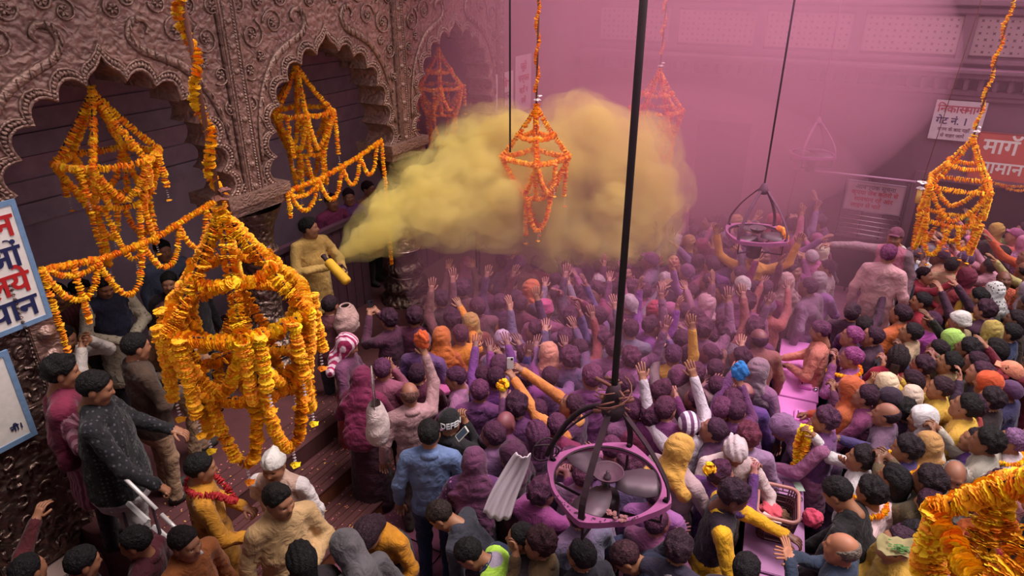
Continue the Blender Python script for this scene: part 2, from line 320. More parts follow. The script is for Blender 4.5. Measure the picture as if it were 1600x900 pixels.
def figure(Lp='d', Rp='d', garment='shirt', lean=0, turn=0, look=0, h=.02, sleeve=True, fine=False, seed=0, bend=0, stout=1.0, woman=False, stride=0, sit=False):
    """-> verts, faces, material index (0 skin 1 top 2 lower 3 shoe 4 eye 5 dark 6 over-garment 7 lips), head matrix, hand points"""
    la = math.radians(lean); ca, sa = math.cos(la), math.sin(la)
    def B(p):
        p = np.array(p, float); x, z = p[0], p[2] - .95; return np.array([x * ca + z * sa, p[1], .95 - x * sa + z * ca])
    over = 6 if garment in ('vest', 'shawl') else 1; w = stout; sh = .185 if not woman else .165
    P = [cap(B((0, 0, .98)), B((0, 0, 1.16)), .15 * w, .16 * w, over, (.74, 1, 1)), cap(B((0, 0, 1.16)), B((-.005, 0, 1.33)), .165 * w, .158, over, (.72, 1.04, 1)),
         cap(B((-.01, .12, 1.375)), B((-.01, -.12, 1.375)), .075, .075, over), cap(B((-.01, 0, 1.40)), B((.008, 0, 1.5)), .056, .053, 0, k=.02),
         cap((0, 0, .9), B((0, 0, 1.0)), .158 * w, .152 * w, over, (.78, 1, 1))]
    if woman: P.append(cap(B((.085, .07, 1.24)), B((.085, -.07, 1.24)), .06, .06, over, k=.05))
    if garment not in ('robe',):
        for s in (1, -1):
            st = stride * s
            P += [cap((0, s * .09, .88), (.03 + st * .5, s * .1, .5), .092, .066, 2), cap((.03 + st * .5, s * .1, .5), (st, s * .1, .1), .066, .056, 2), cap((-.03 + st, s * .1, .05), (.14 + st, s * .115, .035), .048, .04, 3)]
    if garment in ('kurta', 'vest', 'shawl'): P.append(cap((.01, 0, .95), (.015, 0, .56), .165 * w, .205, 1, (.82, 1, 1)))
    if garment == 'jacket': P.append(cap((0, 0, .92), (0, 0, .8), .17 * w, .175 * w, 1, (.84, 1, 1)))
    if garment == 'robe': P.append(cap((0, 0, .95), (0, 0, .12), .165 * w, .235, 2, (.9, 1, 1)))
    if garment == 'shawl': P += [cap(B((.0, .17, 1.36)), B((.07, .2, .98)), .085, .07, 6), cap(B((-.02, -.17, 1.36)), B((-.08, -.16, .95)), .09, .07, 6), cap(B((-.06, .1, 1.3)), B((-.07, -.1, 1.1)), .1, .1, 6)]
    if garment in ('jacket', 'hoodie'): P.append(cap(B((-.045, .05, 1.44)), B((-.045, -.05, 1.44)), .05, .05, 1, k=.02))
    elif garment in ('shirt', 'kurta', 'vest'): P.append(cap(B((-.03, .03, 1.43)), B((-.03, -.03, 1.43)), .048, .048, 1, k=.012))
    mbx = MB(); hands = []
    for s, pose in ((1, Lp), (-1, Rp)):
        e, wr, curl = ARM[pose] if isinstance(pose, str) else (pose if len(pose) == 3 else (*pose, .4))
        S0 = B((-.01, s * sh, 1.37)); E = B((e[0], s * e[1], e[2])); Wr = B((wr[0], s * wr[1], wr[2]))
        D = Wr - E; D /= np.linalg.norm(D)
        side = np.array([0, -s, 0.]) if abs(D[1]) < .8 else np.array([1., 0, 0]); Nn = np.cross(side, D) * 1.0; Nn /= np.linalg.norm(Nn)
        if Nn[0] < 0 and D[2] > .3: Nn = -Nn
        if D[2] <= .3 and Nn[2] > 0: Nn = -Nn
        sd = 1 if np.cross(Nn, D) @ np.array([0, -s, 0.3]) > 0 else -1; T = np.cross(Nn, D) * sd
        P += [cap(S0, E, .066, .056, 1), cap(E, Wr - D * .01, .056, .044, 1 if sleeve else 0), cap(Wr - D * .02, Wr + D * .02, .03, .03, 0, k=.012)]
        for o in (.022, 0, -.022): P.append(cap(Wr + D * .03 + T * o * .8, Wr + D * .085 + T * o, .0185, .0165, 0, k=.012))
        finger_tubes(mbx, Wr + D * .005, D, Nn, sd, curl, fine); hands.append((Wr + D * .1 + Nn * .03, D, Nn))
    warp = lambda q: (.006 * wob(q, 26, seed) + .0045 * wob(q, 58, seed + 1)) * np.clip((1.45 - q[..., 2]) * 12, .15, 1)
    hem = dict(shirt=.84, hoodie=.84, jacket=.76, kurta=.5, vest=.5, shawl=.5, robe=.0)[garment]
    def post(D, q):                            # straight hems
        if garment in ('kurta', 'vest', 'shawl'):
            sk = np.maximum(D, hem - q[..., 2]); lg = np.full(D.shape, 1., np.float32)
            for p in P:
                if p['g'] in (2, 3, 0): lg = np.minimum(lg, cap_d(p, q))
            return np.minimum(sk, np.maximum(lg, q[..., 2] - hem - .03))
        return np.maximum(D, .015 - q[..., 2]) if garment == 'robe' else D
    V, T3, Q = sdf_mesh(P, h, warp, post)
    F = [tuple(q) for q in Q] + [tuple(t) for t in T3]; C = np.array([V[list(f)].mean(0) for f in F]) if len(T3) else V[Q].mean(1)
    d = np.stack([cap_d(p, C) for p in P], 1); m = np.array([p['g'] for p in P])[d.argmin(1)]
    z = C[:, 2]; i = d.argmin(1); trunk = np.isin(i, [k for k, p in enumerate(P) if p['b'][2] < 1.2 and p['g'] in (1, 2, 6) and abs(p['b'][1]) < .12])
    if garment == 'robe': m[trunk & (z < .96)] = 2
    elif garment in ('kurta', 'vest', 'shawl'): m[trunk & (z >= hem - .02) & (m == 2)] = 1; m[trunk & (z < .82) & (z >= hem - .02)] = 1; m[(z < hem - .004) & (m == 1) & (C[:, 2] < .6)] = 2
    else: m[trunk & (z < hem)] = np.where(m[trunk & (z < hem)] == 3, 3, 2); m[trunk & (z >= hem)] = over
    mb = MB(); mb.v.append(V); mb.f = F; mb.m = list(m); mb.n = len(V)
    hv, hf, hm = head_mesh(.0065 if fine else .0125)
    HM = Matrix.Translation(Vector(B((.025, 0, 1.575)))) @ Euler((0, la * .75 - math.radians(look), 0)).to_matrix().to_4x4() @ Matrix.Rotation(math.radians(turn), 4, 'Z')
    A = np.array(HM); mb.add(hv @ A[:3, :3].T + A[:3, 3], hf); mb.m[-len(hf):] = list(hm)
    for v in mbx.v: mb.v.append(v)
    off = mb.n; mb.f += [tuple(i + off for i in f) for f in mbx.f]; mb.m += mbx.m; mb.n += mbx.n
    return np.concatenate(mb.v), mb.f, mb.m, HM, hands
SKINS = [(150, 98, 72), (128, 80, 58), (168, 114, 86), (112, 70, 52)]
def body_mats(spec):
    pw = spec.get('pw', 0); sk = spec.get('skin', SKINS[spec.get('si', 0) % 4]); ck = {k: v for k, v in spec.items() if k in ('pat', 'c2', 'ps', 'dir', 'rnd')}
    top = mat('cloth', spec.get('top', (90, 80, 90)), pw, **ck); bot = mat('cloth', spec.get('bot', (48, 44, 52)), pw * .5); ov = mat('cloth', spec.get('over', spec.get('top', (60, 50, 60))), pw)
    if spec.get('patover'): top, ov = mat('cloth', spec.get('top'), pw), mat('cloth', spec.get('over'), pw, **ck)
    return [mat('skin', sk, pw), top, bot, mat('plain', (40, 30, 28)), mat('plain', (215, 205, 198), 0, rough=.3), mat('plain', (26, 17, 15), 0, rough=.4), ov, mat('plain', tuple(int(v * .72) for v in sk))]
def add_gear(root, kind, colour, HM, pw, **k):
    if kind == 'none': return None
    name, me = gear_mesh(kind); o = link(name, me, root); o.matrix_local = HM
    o.material_slots[0].link = 'OBJECT'; o.material_slots[0].material = mat('hair' if name == 'hair' else 'cloth', colour, pw, **k); return o
def facing(code, P):
    """A away from the camera, L R to the picture's sides, C towards the camera; or degrees counted from A to the left"""
    a0 = math.atan2(P[1], P[0]); return a0 + math.radians(dict(A=0, AL=45, L=90, CL=135, C=180, CR=225, R=270, AR=315)[code] if isinstance(code, str) else code)
PEOPLE = []
def place(root, HM, px, py, face, z0, hs):
    hp = np.array(HM.translation) * hs; g = at(px, py, 2, z0 + hp[2]); yaw = facing(face, g); c, s = math.cos(yaw), math.sin(yaw)
    root.location = (g[0] - hp[0] * c + hp[1] * s, g[1] - hp[0] * s - hp[1] * c, z0); root.rotation_euler = (0, 0, yaw); root.scale = (hs,) * 3
    return g
def hero(px, py, face, label, hat='short', hatc=(24, 18, 20), L='d', R='d', z0=0, hs=1.0, h=.0135, gearkw={}, group=None, **k):
    fk = {a: k[a] for a in ('garment', 'lean', 'turn', 'look', 'sleeve', 'stout', 'woman', 'stride') if a in k}
    V, F, m, HM, hands = figure(L, R, h=h, fine=True, seed=int(px) % 97, **fk)
    o = mesh_obj('person', V, F, body_mats(k), None, m); place(o, HM, px, py, face, z0, hs)
    tag(o, label, 'person', group)
    if h < .016 and k.get('garment', 'shirt') in ('jacket', 'shirt', 'vest', 'kurta') and hat not in ('scarf', 'drape', 'hood'):
        a = np.radians(np.linspace(16, 344, 23)); V2 = []; F2 = []
        for t in a:
            fr = max(math.cos(t), 0) ** 2
            for r, z in ((.060, -.012), (.064, .026), (.070, .030), (.092 + .012 * fr, -.012 - .03 * fr)): V2.append((r * 1.02 * math.cos(t), r * 1.1 * math.sin(t), z - .03 * fr))
        for i in range(22):
            for j in range(3): q = i * 4 + j; F2.append((q, q + 4, q + 5, q + 1))
        cc = k.get('over') if k.get('garment') == 'vest' and not k.get('patover') else k.get('top'); cl = mesh_obj('collar', V2, F2, mat('cloth', k.get('collar', tuple(min(255, int(v * 1.1)) for v in cc)), k.get('pw', 0) * .8), o); cl.modifiers.new('thick', 'SOLIDIFY').thickness = .007
        cl.matrix_local = Matrix.Translation(HM.translation) @ Euler((0, math.radians(k.get('lean', 0)), 0)).to_matrix().to_4x4() @ Matrix.Translation((-.036, 0, -.142))
    add_gear(o, hat, hatc, HM, k.get('hpw', k.get('pw', 0)), **gearkw)
    if hat in ('cap', 'scarf', 'drape', 'hood', 'bandana') and k.get('hair2'): add_gear(o, k['hair2'], (24, 18, 20), HM, 0)
    M = Matrix.Translation(o.location) @ Matrix.Rotation(o.rotation_euler.z, 4, 'Z') @ Matrix.Scale(hs, 4)
    o_h = [(M @ Vector(p), (M.to_3x3() @ Vector(d)).normalized(), (M.to_3x3() @ Vector(n)).normalized()) for p, d, n in hands]
    PEOPLE.append((px, py, k.get('short', None), o)); return o, o_h, M, HM
# ---------------------------------------------------------------- the courtyard: floor, steps, arcade, back wall
WX = -5.8                                      # face of the arcade wall
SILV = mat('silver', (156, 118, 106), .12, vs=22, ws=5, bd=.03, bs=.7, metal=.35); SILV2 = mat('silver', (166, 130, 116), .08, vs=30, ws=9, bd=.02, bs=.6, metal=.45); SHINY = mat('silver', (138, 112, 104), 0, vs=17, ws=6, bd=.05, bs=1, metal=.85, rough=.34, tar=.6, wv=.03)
DARKST = mat('plain_noise', (58, 40, 44), .2); MARBLE = mat('plain_noise', (176, 150, 140), .1, ns=5, lo=.75)
STONE = mat('plain_noise', (104, 78, 86), .45, ns=4, lo=.7); GROUND = mat('plain_noise', (70, 40, 44), .35, ns=3)
def struct(o): o['kind'] = 'structure'; return o
def slab(name, lo, hi, m, parent=None, bevel=0, kind=True):
    bm = bmesh.new(); box(bm, lo, hi, None, bevel); o = bm_obj(name, bm, m, parent)
    if kind and parent is None: struct(o)
    return o
floor = slab('floor', (-9, -2, -.2), (6.2, 14.2, 0), GROUND)
# big paving stones of the open part of the courtyard
pv = bmesh.new(); box(pv, (-.43, -.43, 0), (.43, .43, .012), None, .006); pme = bpy.data.meshes.new('paving_stone'); pv.to_mesh(pme); pv.free(); pme.materials.append(mat('plain_noise', (84, 48, 52), .35, ns=5))
for i in range(5):
    for j in range(5):
        o = link('paving_stone', pme, floor); o.location = (-3.4 + .88 * i, .9 + .88 * j, 0)
stair = struct(empty('floor_platform', (0, 0, 0)))
TREAD = mat('plain_noise', (74, 32, 31), .04, ns=7); RISER = mat('plain_noise', (112, 56, 30), 0, ns=4)
slab('platform_top', (-8.7, 2.2, 0), (-4.75, 10.9, .6), TREAD, stair)
for k, (x0, x1, z) in enumerate(((-4.75, -4.27, .4), (-4.27, -3.8, .2))):
    st = slab('step', (x0 - .02, 2.2, 0), (x1, 7.2, z - .012), RISER, stair)
    sm = None
    for j in range(6):
        w_ = (x1 - x0) / 6; bm = bmesh.new(); box(bm, (x0 + j * w_ + .007, 2.2, z - .02), (x0 + (j + 1) * w_ - .004 + (.012 if j == 5 else 0), 7.2, z), None, .004); bm_obj('tread_strip', bm, TREAD, st)
for j in range(4):
    bm = bmesh.new(); box(bm, (-5.3 + j * .14, 2.2, .59), (-5.17 + j * .14, 7.2, .608), None, .004); bm_obj('tread_strip', bm, TREAD, stair)
# arcade
CUSP = [(.17, 4.33), (.42, 4.25), (.64, 4.10), (.80, 3.87), (.905, 3.62), (.945, 3.36), (.95, 3.07)]
def arch_side():
    pts = [(0, 4.56), (.035, 4.50), (.08, 4.45), (.13, 4.42), (.165, 4.375), (.17, 4.33)]
    for a, b in zip(CUSP[:-1], CUSP[1:]):
        a, b = np.array(a), np.array(b); mid = (a + b) / 2; d = b - a; n = np.array([-d[1], d[0]]); n /= np.linalg.norm(n)
        if n[0] + n[1] * .6 < 0: n = -n
        L_ = np.linalg.norm(d)
        for t in (.12, .28, .5, .72, .88, 1): q = a + d * t + n * L_ * .46 * math.sin(math.pi * t) ** .62 * (t < 1); pts.append(tuple(q))
    return pts
HALF = arch_side(); OUT = [(-y, z) for y, z in HALF[::-1]] + HALF[1:]   # left spring -> tip -> right spring
wall_left = struct(empty('wall_left', (0, 0, 0)))
def arch_panel(yc, y0, y1):
    hy0, hy1 = yc - y0, y1 - yc; top = 3.4; pl = [(-.95, 3.0)] + OUT + [(.95, 3.0)]; V = []; F = []
    def outer(y, z):                           # the frame point seen from the heart of the arch through (y, z)
        dy, dz = y, z - 3.0; ks = [(-hy0 / dy) if dy < -1e-6 else 1e9, (hy1 / dy) if dy > 1e-6 else 1e9, (top / dz) if dz > 1e-6 else 1e9]; k = min(ks); return (dy * k, 3.0 + dz * k)
    ang = lambda q: math.atan2(q[0], q[1] - 3.0 + 1e-9); dense = []
    for a, b in zip(pl[:-1], pl[1:]):
        dense.append(a)
        for cy in (-hy0, hy1):
            ac = math.atan2(cy, top)
            if ang(a) < ac < ang(b): t = (ac - ang(a)) / (ang(b) - ang(a)); dense.append((a[0] + (b[0] - a[0]) * t, a[1] + (b[1] - a[1]) * t))
    dense.append(pl[-1])
    for q in dense:
        o = outer(*q)
        for x in (WX, WX - .42): V += [(x, yc + q[0], q[1]), (x, yc + o[0], o[1])]
    for k in range(len(dense) - 1): a, b = k * 4, k * 4 + 4; F += [(a, a + 1, b + 1, b), (a + 2, b + 2, b + 3, a + 3), (a, b, b + 2, a + 2), (a + 1, a + 3, b + 3, b + 1)]
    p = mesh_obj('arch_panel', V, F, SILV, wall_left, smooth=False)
    m = MB()
    for off, r in ((.02, .016), (.10, .012)):
        c = np.array([0, 3.4]); pts = []
        for y, z in OUT:
            v = np.array([y, z]) - c; v = v / np.linalg.norm(v) * off; pts.append((WX + .008, yc + y + v[0], z + v[1]))
        m.tube(pts, r, 6)
    m.build('arch_rim', SILV2, p)
    m = MB()                                   # leaf beading between the two rims
    for k in range(0, len(OUT) - 1):
        for t in (.0, .5):
            y = OUT[k][0] * (1 - t) + OUT[k + 1][0] * t; z = OUT[k][1] * (1 - t) + OUT[k + 1][1] * t; v = np.array([y, z - 3.4]); v /= np.linalg.norm(v); q = np.array([y, z]) + v * .06
            m.tube([(WX + .004, yc + q[0] - v[0] * .03, q[1] - v[1] * .03), (WX + .018, yc + q[0], q[1]), (WX + .004, yc + q[0] + v[0] * .03, q[1] + v[1] * .03)], [.004, .02, .006], 5)
    m.build('leaf_border', SILV2, p)
    def spiral(cy, cz, r, turns, a0, sgn, w): 
        t = np.linspace(0, 1, 22); return [(WX + .012, cy + sgn * r * (1 - .85 * q) * math.cos(a0 + turns * 6.283 * q), cz + r * (1 - .85 * q) * math.sin(a0 + turns * 6.283 * q)) for q in t]
    for sg in (-1, 1):                         # peacock-necked scroll rising from the spring of the arch to the tip
        m = MB(); cc = [(1.16, 3.35), (1.13, 3.75), (1.0, 4.12), (.78, 4.40), (.52, 4.52), (.36, 4.58), (.28, 4.70), (.33, 4.83), (.45, 4.84), (.5, 4.76), (.45, 4.71)]
        t = np.linspace(0, len(cc) - 1, 46); pts = [(WX + .012, yc + sg * np.interp(q, range(len(cc)), [c[0] for c in cc]), np.interp(q, range(len(cc)), [c[1] for c in cc])) for q in t]
        pts = np.array(pts)
        for _ in range(3): pts[1:-1] = (pts[:-2] + pts[1:-1] * 2 + pts[2:]) / 4
        m.tube(pts, list(np.interp(np.linspace(0, 1, 46), [0, .3, .7, .85, 1], [.02, .044, .034, .026, .012])), 8, flat=.6)
        for q in range(5, 34, 2): m.tube([pts[q] + (.02, 0, .03), pts[q] + (.035, 0, 0), pts[q] + (.02, 0, -.035)], .008, 5)
        m.build('scroll_relief', SILV2, p)
        m = MB()
        for cy, cz, r, tn, a0 in ((.75, 4.72, .14, 1.6, 0), (1.05, 4.62, .15, 1.7, 2), (1.14, 4.28, .10, 1.4, 4), (.2, 4.92, .1, 1.5, 1), (.62, 4.95, .09, 1.3, 3), (.9, 4.93, .09, 1.4, 5), (1.18, 4.9, .1, 1.3, 1), (1.2, 3.95, .08, 1.3, 2), (1.22, 3.1, .09, 1.3, 0), (.98, 4.40, .06, 1.2, 1), (.35, 5.0, .07, 1.2, 3)):
            m.tube(spiral(yc + sg * cy, cz, r, tn, a0, sg, 0), list(np.linspace(.014, .006, 22)), 6, flat=.7)
            for q in range(6): a = q * 1.047; m.tube([(WX, yc + sg * cy, cz), (WX + .02, yc + sg * cy + .03 * math.cos(a), cz + .03 * math.sin(a)), (WX, yc + sg * cy + .05 * math.cos(a), cz + .05 * math.sin(a))], [.004, .014, .005], 5)
        m.build('floral_relief', SILV2, p)
    # upper mouldings and the band of bosses above them
    for z, r in ((4.87, .012), (5.08, .018), (5.16, .03)):
        pass
    m = MB(); m.box((WX, y0, 5.06), (WX + .03, y1, 5.085)); m.box((WX, y0, 5.30), (WX + .05, y1, 5.36)); m.build('moulding', SILV2, p, False)
    m = MB()
    for k in range(10): m.lathe([(.05, 0), (.045, .02), (.02, .035), (.001, .04)], 8, (0, 0, 0)); q = m.v[-1]; m.v[-1] = np.stack([q[:, 2] + WX, q[:, 0] + y0 + (k + .5) * (y1 - y0) / 10, q[:, 1] + 5.19], 1)
    m.build('boss_band', SILV2, p)
    return p
YC = (3.51, 6.16, 8.85)
for yc, y0, y1 in ((YC[0], 2.32, 4.70), (YC[1], 4.97, 7.37), (YC[2], 7.64, 10.05)): arch_panel(yc, y0, y1)
stud_me = None
def stud_at(y, z, parent):
    global stud_me
    if stud_me is None:
        m = MB(); m.lathe([(.034, 0), (.03, .014), (.018, .024), (.001, .028)], 10); v = m.v[0]; m.v[0] = np.stack([v[:, 2], v[:, 0], v[:, 1]], 1); o = m.build('stud', SILV2, parent); stud_me = o.data
    else: o = link('stud', stud_me, parent)
    o.location = (WX + .03, y, z)
for y0, y1 in ((4.70, 4.97), (7.37, 7.64), (10.05, 10.3)):
    p = slab('pilaster', (WX - .42, y0 + .012, 3.0), (WX + .03, y1 - .012, 6.4), SILV, wall_left, .008)
    for z in np.arange(3.12, 5.1, .235): stud_at((y0 + y1) / 2, z, p)
    m = MB()
    for y in (y0 + .045, y1 - .045): m.box((WX + .03, y - .006, 3.05), (WX + .042, y + .006, 6.3))
    for z in np.arange(3.06, 5.1, .03): m.tube([(WX + .03, y0 + .075, z), (WX + .04, y0 + .08, z + .012), (WX + .03, y0 + .085, z + .024)], .008, 4); m.tube([(WX + .03, y1 - .075, z), (WX + .04, y1 - .08, z + .012), (WX + .03, y1 - .085, z + .024)], .008, 4)
    m.build('pilaster_border', SILV2, p, False)
def column(yc):                                # capital, octagonal bracket, ringed shaft and base
    c = struct(empty('column', (WX - .16, yc, .58)))
    m = MB(); m.box((-.36, -.42, 2.38), (.26, .42, 2.5)); m.box((-.32, -.38, 2.28), (.22, .38, 2.38)); m.build('capital', SILV2, c, False)
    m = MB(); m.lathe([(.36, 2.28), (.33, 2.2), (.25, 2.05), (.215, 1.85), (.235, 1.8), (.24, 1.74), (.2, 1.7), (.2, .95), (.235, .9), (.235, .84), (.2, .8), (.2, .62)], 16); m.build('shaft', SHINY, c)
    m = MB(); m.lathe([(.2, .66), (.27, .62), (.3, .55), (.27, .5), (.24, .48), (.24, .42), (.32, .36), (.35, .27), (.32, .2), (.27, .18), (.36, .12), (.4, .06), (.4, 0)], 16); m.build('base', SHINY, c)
    for z in (1.77, .87, .45):
        m = MB(); a = np.linspace(0, 6.283, 17)[:-1]; m.tube([(.245 * math.cos(t), .245 * math.sin(t), z) for t in a], .016, 6, True); m.build('ring', mat('plain', (190, 165, 160), 0, metal=.9, rough=.25), c)
for y in (4.835, 7.505, 10.15): column(y)
# the nearest pier with its glossy reliefs
pier = struct(empty('pillar', (WX, 1.4, 0)))
def pbox(name, lo, hi, m, bevel=.01): return slab(name, np.array(lo) - (WX, 1.4, 0), np.array(hi) - (WX, 1.4, 0), m, pier, bevel)
pbox('shaft', (WX - .5, -1, .45), (WX + .06, 2.45, 6.4), SHINY); pbox('corner_strip', (WX - .45, 2.33, .45), (WX + .085, 2.56, 3.0), SILV2); pbox('plinth', (WX - .5, -1, 0), (WX + .34, 2.62, .43), MARBLE, .02)
pbox('carved_base', (WX - .4, 1.55, .45), (WX + .11, 2.3, 1.95), SHINY)
m = MB()
for y in (2.30, 1.62, 1.02): 
    for z in np.arange(.5, 3.0, .04): m.tube([(.09, y - 1.4, z), (.115, y - 1.4, z + .016), (.09, y - 1.4, z + .032)], [.006, .016, .006], 6)
m.build('bead_row', SHINY, pier)
for z in (2.5, 2.28, 2.02, 1.72):
    for y in (2.445,):
        m = MB(); m.lathe([(.085, 0), (.08, .02), (.055, .028), (.05, .045), (.001, .06)], 14); v = m.v[0]; m.v[0] = np.stack([v[:, 2] + .085, v[:, 0] * .9 + y - 1.4, v[:, 1] * .9 + z], 1); m.build('boss', SILV2, pier)
m = MB()                                       # running leaf scrolls of the pier
for y in np.arange(1.1, 2.3, .19):
    for j, z in enumerate(np.arange(.6, 2.9, .2)):
        t = np.linspace(0, 1, 9); sg = 1 if j % 2 else -1; m.tube([(.115 if z < 1.95 and y > 1.55 else .065, y - 1.4 + sg * .07 * (1 - .7 * q) * math.cos(5 * q + y * 9), z + .07 * (1 - .7 * q) * math.sin(5 * q + y * 9)) for q in t], list(np.linspace(.02, .006, 9)), 5)
m.build('leaf_scrolls', SHINY, pier)
# gallery behind the arches
gal = struct(empty('wall_gallery', (0, 0, 0)))
slab('gallery_wall', (-8.2, -1, 0), (-8.0, 13.7, 6.4), mat('plain_noise', (176, 152, 172), .2, ns=2.5), gal); slab('gallery_ceiling', (-8.9, -1, 4.75), (WX - .4, 13.7, 4.9), DARKST, gal)
for k in range(9):
    slab('course', (-8.0, 2 + k * .02, 2.7 + k * .24), (-7.95 - .01 * (k % 3), 10.4, 2.92 + k * .24), mat('plain_noise', (178 + 8 * (k % 3), 156, 176), .2, ns=6), gal)
for y0, y1 in ((5.1, 7.2), (7.8, 9.9)):
    pt = struct(empty('partition', (-6.42, (y0 + y1) / 2, .6)))
    n_ = 12; w_ = (y1 - y0) / n_
    for k in range(n_): slab('slat', (-.02, -(y1 - y0) / 2 + k * w_ + .006, 0), (.02 + .004 * (k % 2), -(y1 - y0) / 2 + (k + 1) * w_ - .006, 1.35), mat('plain_noise', (66, 44, 50), .3), pt)
    slab('rail', (-.04, -(y1 - y0) / 2, 1.35), (.05, (y1 - y0) / 2, 1.42), DARKST, pt)
# rest of the left wall, back wall, unseen walls added to block side light
slab('wall_left_end', (WX - .4, 10.3, 0), (WX, 13.7, 6.4), mat('plain_noise', (126, 92, 98), .2, ns=2))
back = slab('wall_back', (-9, 13.5, 0), (6.2, 13.9, 6.4), STONE)
slab('wall_right_unseen', (6, -2, 0), (6.2, 13.9, 6.4), STONE); slab('wall_near_unseen', (-9, -2, 0), (6.2, -1.8, 4.2), STONE)
for z0, z1, d in ((3.3, 3.38, .1), (3.38, 3.46, .16), (3.66, 3.74, .34), (3.74, 3.80, .42), (3.86, 3.93, .14), (4.6, 4.68, .16), (4.72, 4.8, .26)): slab('cornice', (-5.8, 13.5 - d, z0), (6, 13.5, z1), STONE, back, .012)
brm = bmesh.new(); box(brm, (-.035, -.26, 3.46), (.035, 0, 3.66), None, .02); brme = bpy.data.meshes.new('bracket'); brm.to_mesh(brme); brm.free(); brme.materials.append(STONE)
for k in range(52):
    o = link('bracket', brme, back); o.location = (-5.4 + k * .2, 13.5, 0)
PALE = mat('plain_noise', (150, 120, 124), .3, ns=6, lo=.8)
HOLE_SHADE = mat('plain_noise', (74, 50, 60), .1)
for k in range(7):                             # stone screens; flat dark stars stand in for the shade in their holes
    x0 = -5.35 + 1.57 * k; s = slab('stone_screen', (x0, 13.44, 3.98), (x0 + 1.4, 13.5, 4.56), PALE, back, .01); m = MB()
    for i in range(14):
        for j in range(6):
            cx, cz = x0 + .08 + i * .0955, 4.04 + j * .0925; r = .03 if (i + j) % 2 else .017
            pts = [(cx + r * (1 if q % 2 else .5) * math.cos(q * .785), 13.436, cz + r * (1 if q % 2 else .5) * math.sin(q * .785)) for q in range(8)]; m.add(pts, [tuple(range(8))])
    m.build('piercing_shade', HOLE_SHADE, s, False); s.data.update()
    m = MB(); m.box((x0 + 1.4, 13.4, 3.93), (x0 + 1.57, 13.5, 4.6)); m.build('screen_post', STONE, back, False)
for x0, x1, z1 in ((-4.9, -3.9, 2.6), (-3.2, -2.2, 2.6), (.75, 2.5, 1.95), (3.2, 5.2, 2.2)):
    slab('doorway', (x0, 13.44, 0), (x1, 13.52, z1), mat('plain', (30, 18, 24)), back)  # near-black panels stand in for the shade inside the openings
    m = MB(); m.box((x0 - .12, 13.38, 0), (x0, 13.5, z1 + .12)); m.box((x1, 13.38, 0), (x1 + .12, 13.5, z1 + .12)); m.box((x0, 13.38, z1), (x1, 13.5, z1 + .12)); m.build('door_frame', STONE, back, False)
# overhead cables that carry lanterns and fans
CABLE = mat('plain', (40, 34, 34), 0, metal=.6, rough=.5)
for n_, (a, b) in enumerate((((-5.8, 1.9, 6.2), (6, 2.6, 6.2)), ((-5.8, 6.0, 6.2), (6, 6.6, 6.2)), ((-5.8, 8.9, 6.2), (6, 9.6, 6.2)))):
    m = MB(); m.tube([a, b], .014, 6); o = m.build('trim_%d' % (n_ + 1), CABLE); struct(o)

# unseen roof and eave added to shade the near side and the arcade wall
slab('ceiling_eave_shade', (-6.2, -2, 6.4), (-4.9, 13.9, 6.55), DARKST); slab('ceiling_near_shade', (-4.9, -2, 6.4), (6.2, 1.7, 6.55), DARKST)
bal = slab('floor_balcony', (-9, -2, 3.6), (6.2, .05, 3.75), STONE)
# ---------------------------------------------------------------- lettering and signs
def lettering(lines, parent, M, half_sa=None):
    """lines: (text, x, y, size, colour, align) in sign space; glyphs as thin raised paint"""
    for body, x, y, size, col, al in lines:
        cut = body.startswith('~'); body = body.lstrip('~')
        def glyphs(txt):
            c = bpy.data.curves.new('lettering', 'FONT'); c.body = txt; c.size = size; c.extrude = .0015; c.offset = .004 * size / .2; c.resolution_u = 2
            o = bpy.data.objects.new('lettering', c); COL.objects.link(o); bpy.context.view_layer.update()
            me = bpy.data.meshes.new_from_object(o.evaluated_get(bpy.context.evaluated_depsgraph_get())); bpy.data.objects.remove(o); bpy.data.curves.remove(c); return me
        parts = [glyphs(body)]
        if cut:                                # half SA: the letter without its upright, joined to the next one
            sa = glyphs('स'); bm = bmesh.new(); bm.from_mesh(sa); mx = max(v.co.x for v in bm.verts)
            bmesh.ops.bisect_plane(bm, geom=bm.verts[:] + bm.edges[:] + bm.faces[:], plane_co=(mx * .66, 0, 0), plane_no=(1, 0, 0), clear_outer=True); bm.to_mesh(sa); bm.free()
            for v in parts[0].vertices: v.co.x += mx * .64
            parts.append(sa)
        xs = [v.co.x for p in parts for v in p.vertices]
        if not xs: continue
        dx = x - (max(xs) if al == 'R' else min(xs) if al == 'L' else (max(xs) + min(xs)) / 2)
        bm = bmesh.new()
        for p in parts: bm.from_mesh(p)
        bmesh.ops.transform(bm, matrix=M @ Matrix.Translation((dx, y, .004)), verts=bm.verts[:])
        seen = set(); isl = 0                  # every glyph a hair above the one before, so overlapping strokes do not fight
        for v in bm.verts:
            if v in seen: continue
            st_ = [v]; seen.add(v); isl += 1
            while st_:
                q = st_.pop(); q.co.z += .0007 * (isl % 5)
                for e_ in q.link_edges:
                    w_ = e_.other_vert(q)
                    if w_ not in seen: seen.add(w_); st_.append(w_)
        me = bpy.data.meshes.new('lettering'); bm.to_mesh(me); bm.free(); me.materials.append(col); link('lettering', me, parent)
RED = mat('plain', (186, 34, 38), 0, rough=.5); NAVY = mat('plain', (36, 40, 84), 0, rough=.5); WHITE = mat('plain_noise', (226, 214, 210), 0, ns=14, lo=.86, bs=.05); BLUE = mat('plain_noise', (112, 140, 178), 0, ns=20, lo=.7)
PINKRED = mat('plain', (176, 60, 70), 0); FADED = mat('plain', (120, 84, 100), 0)
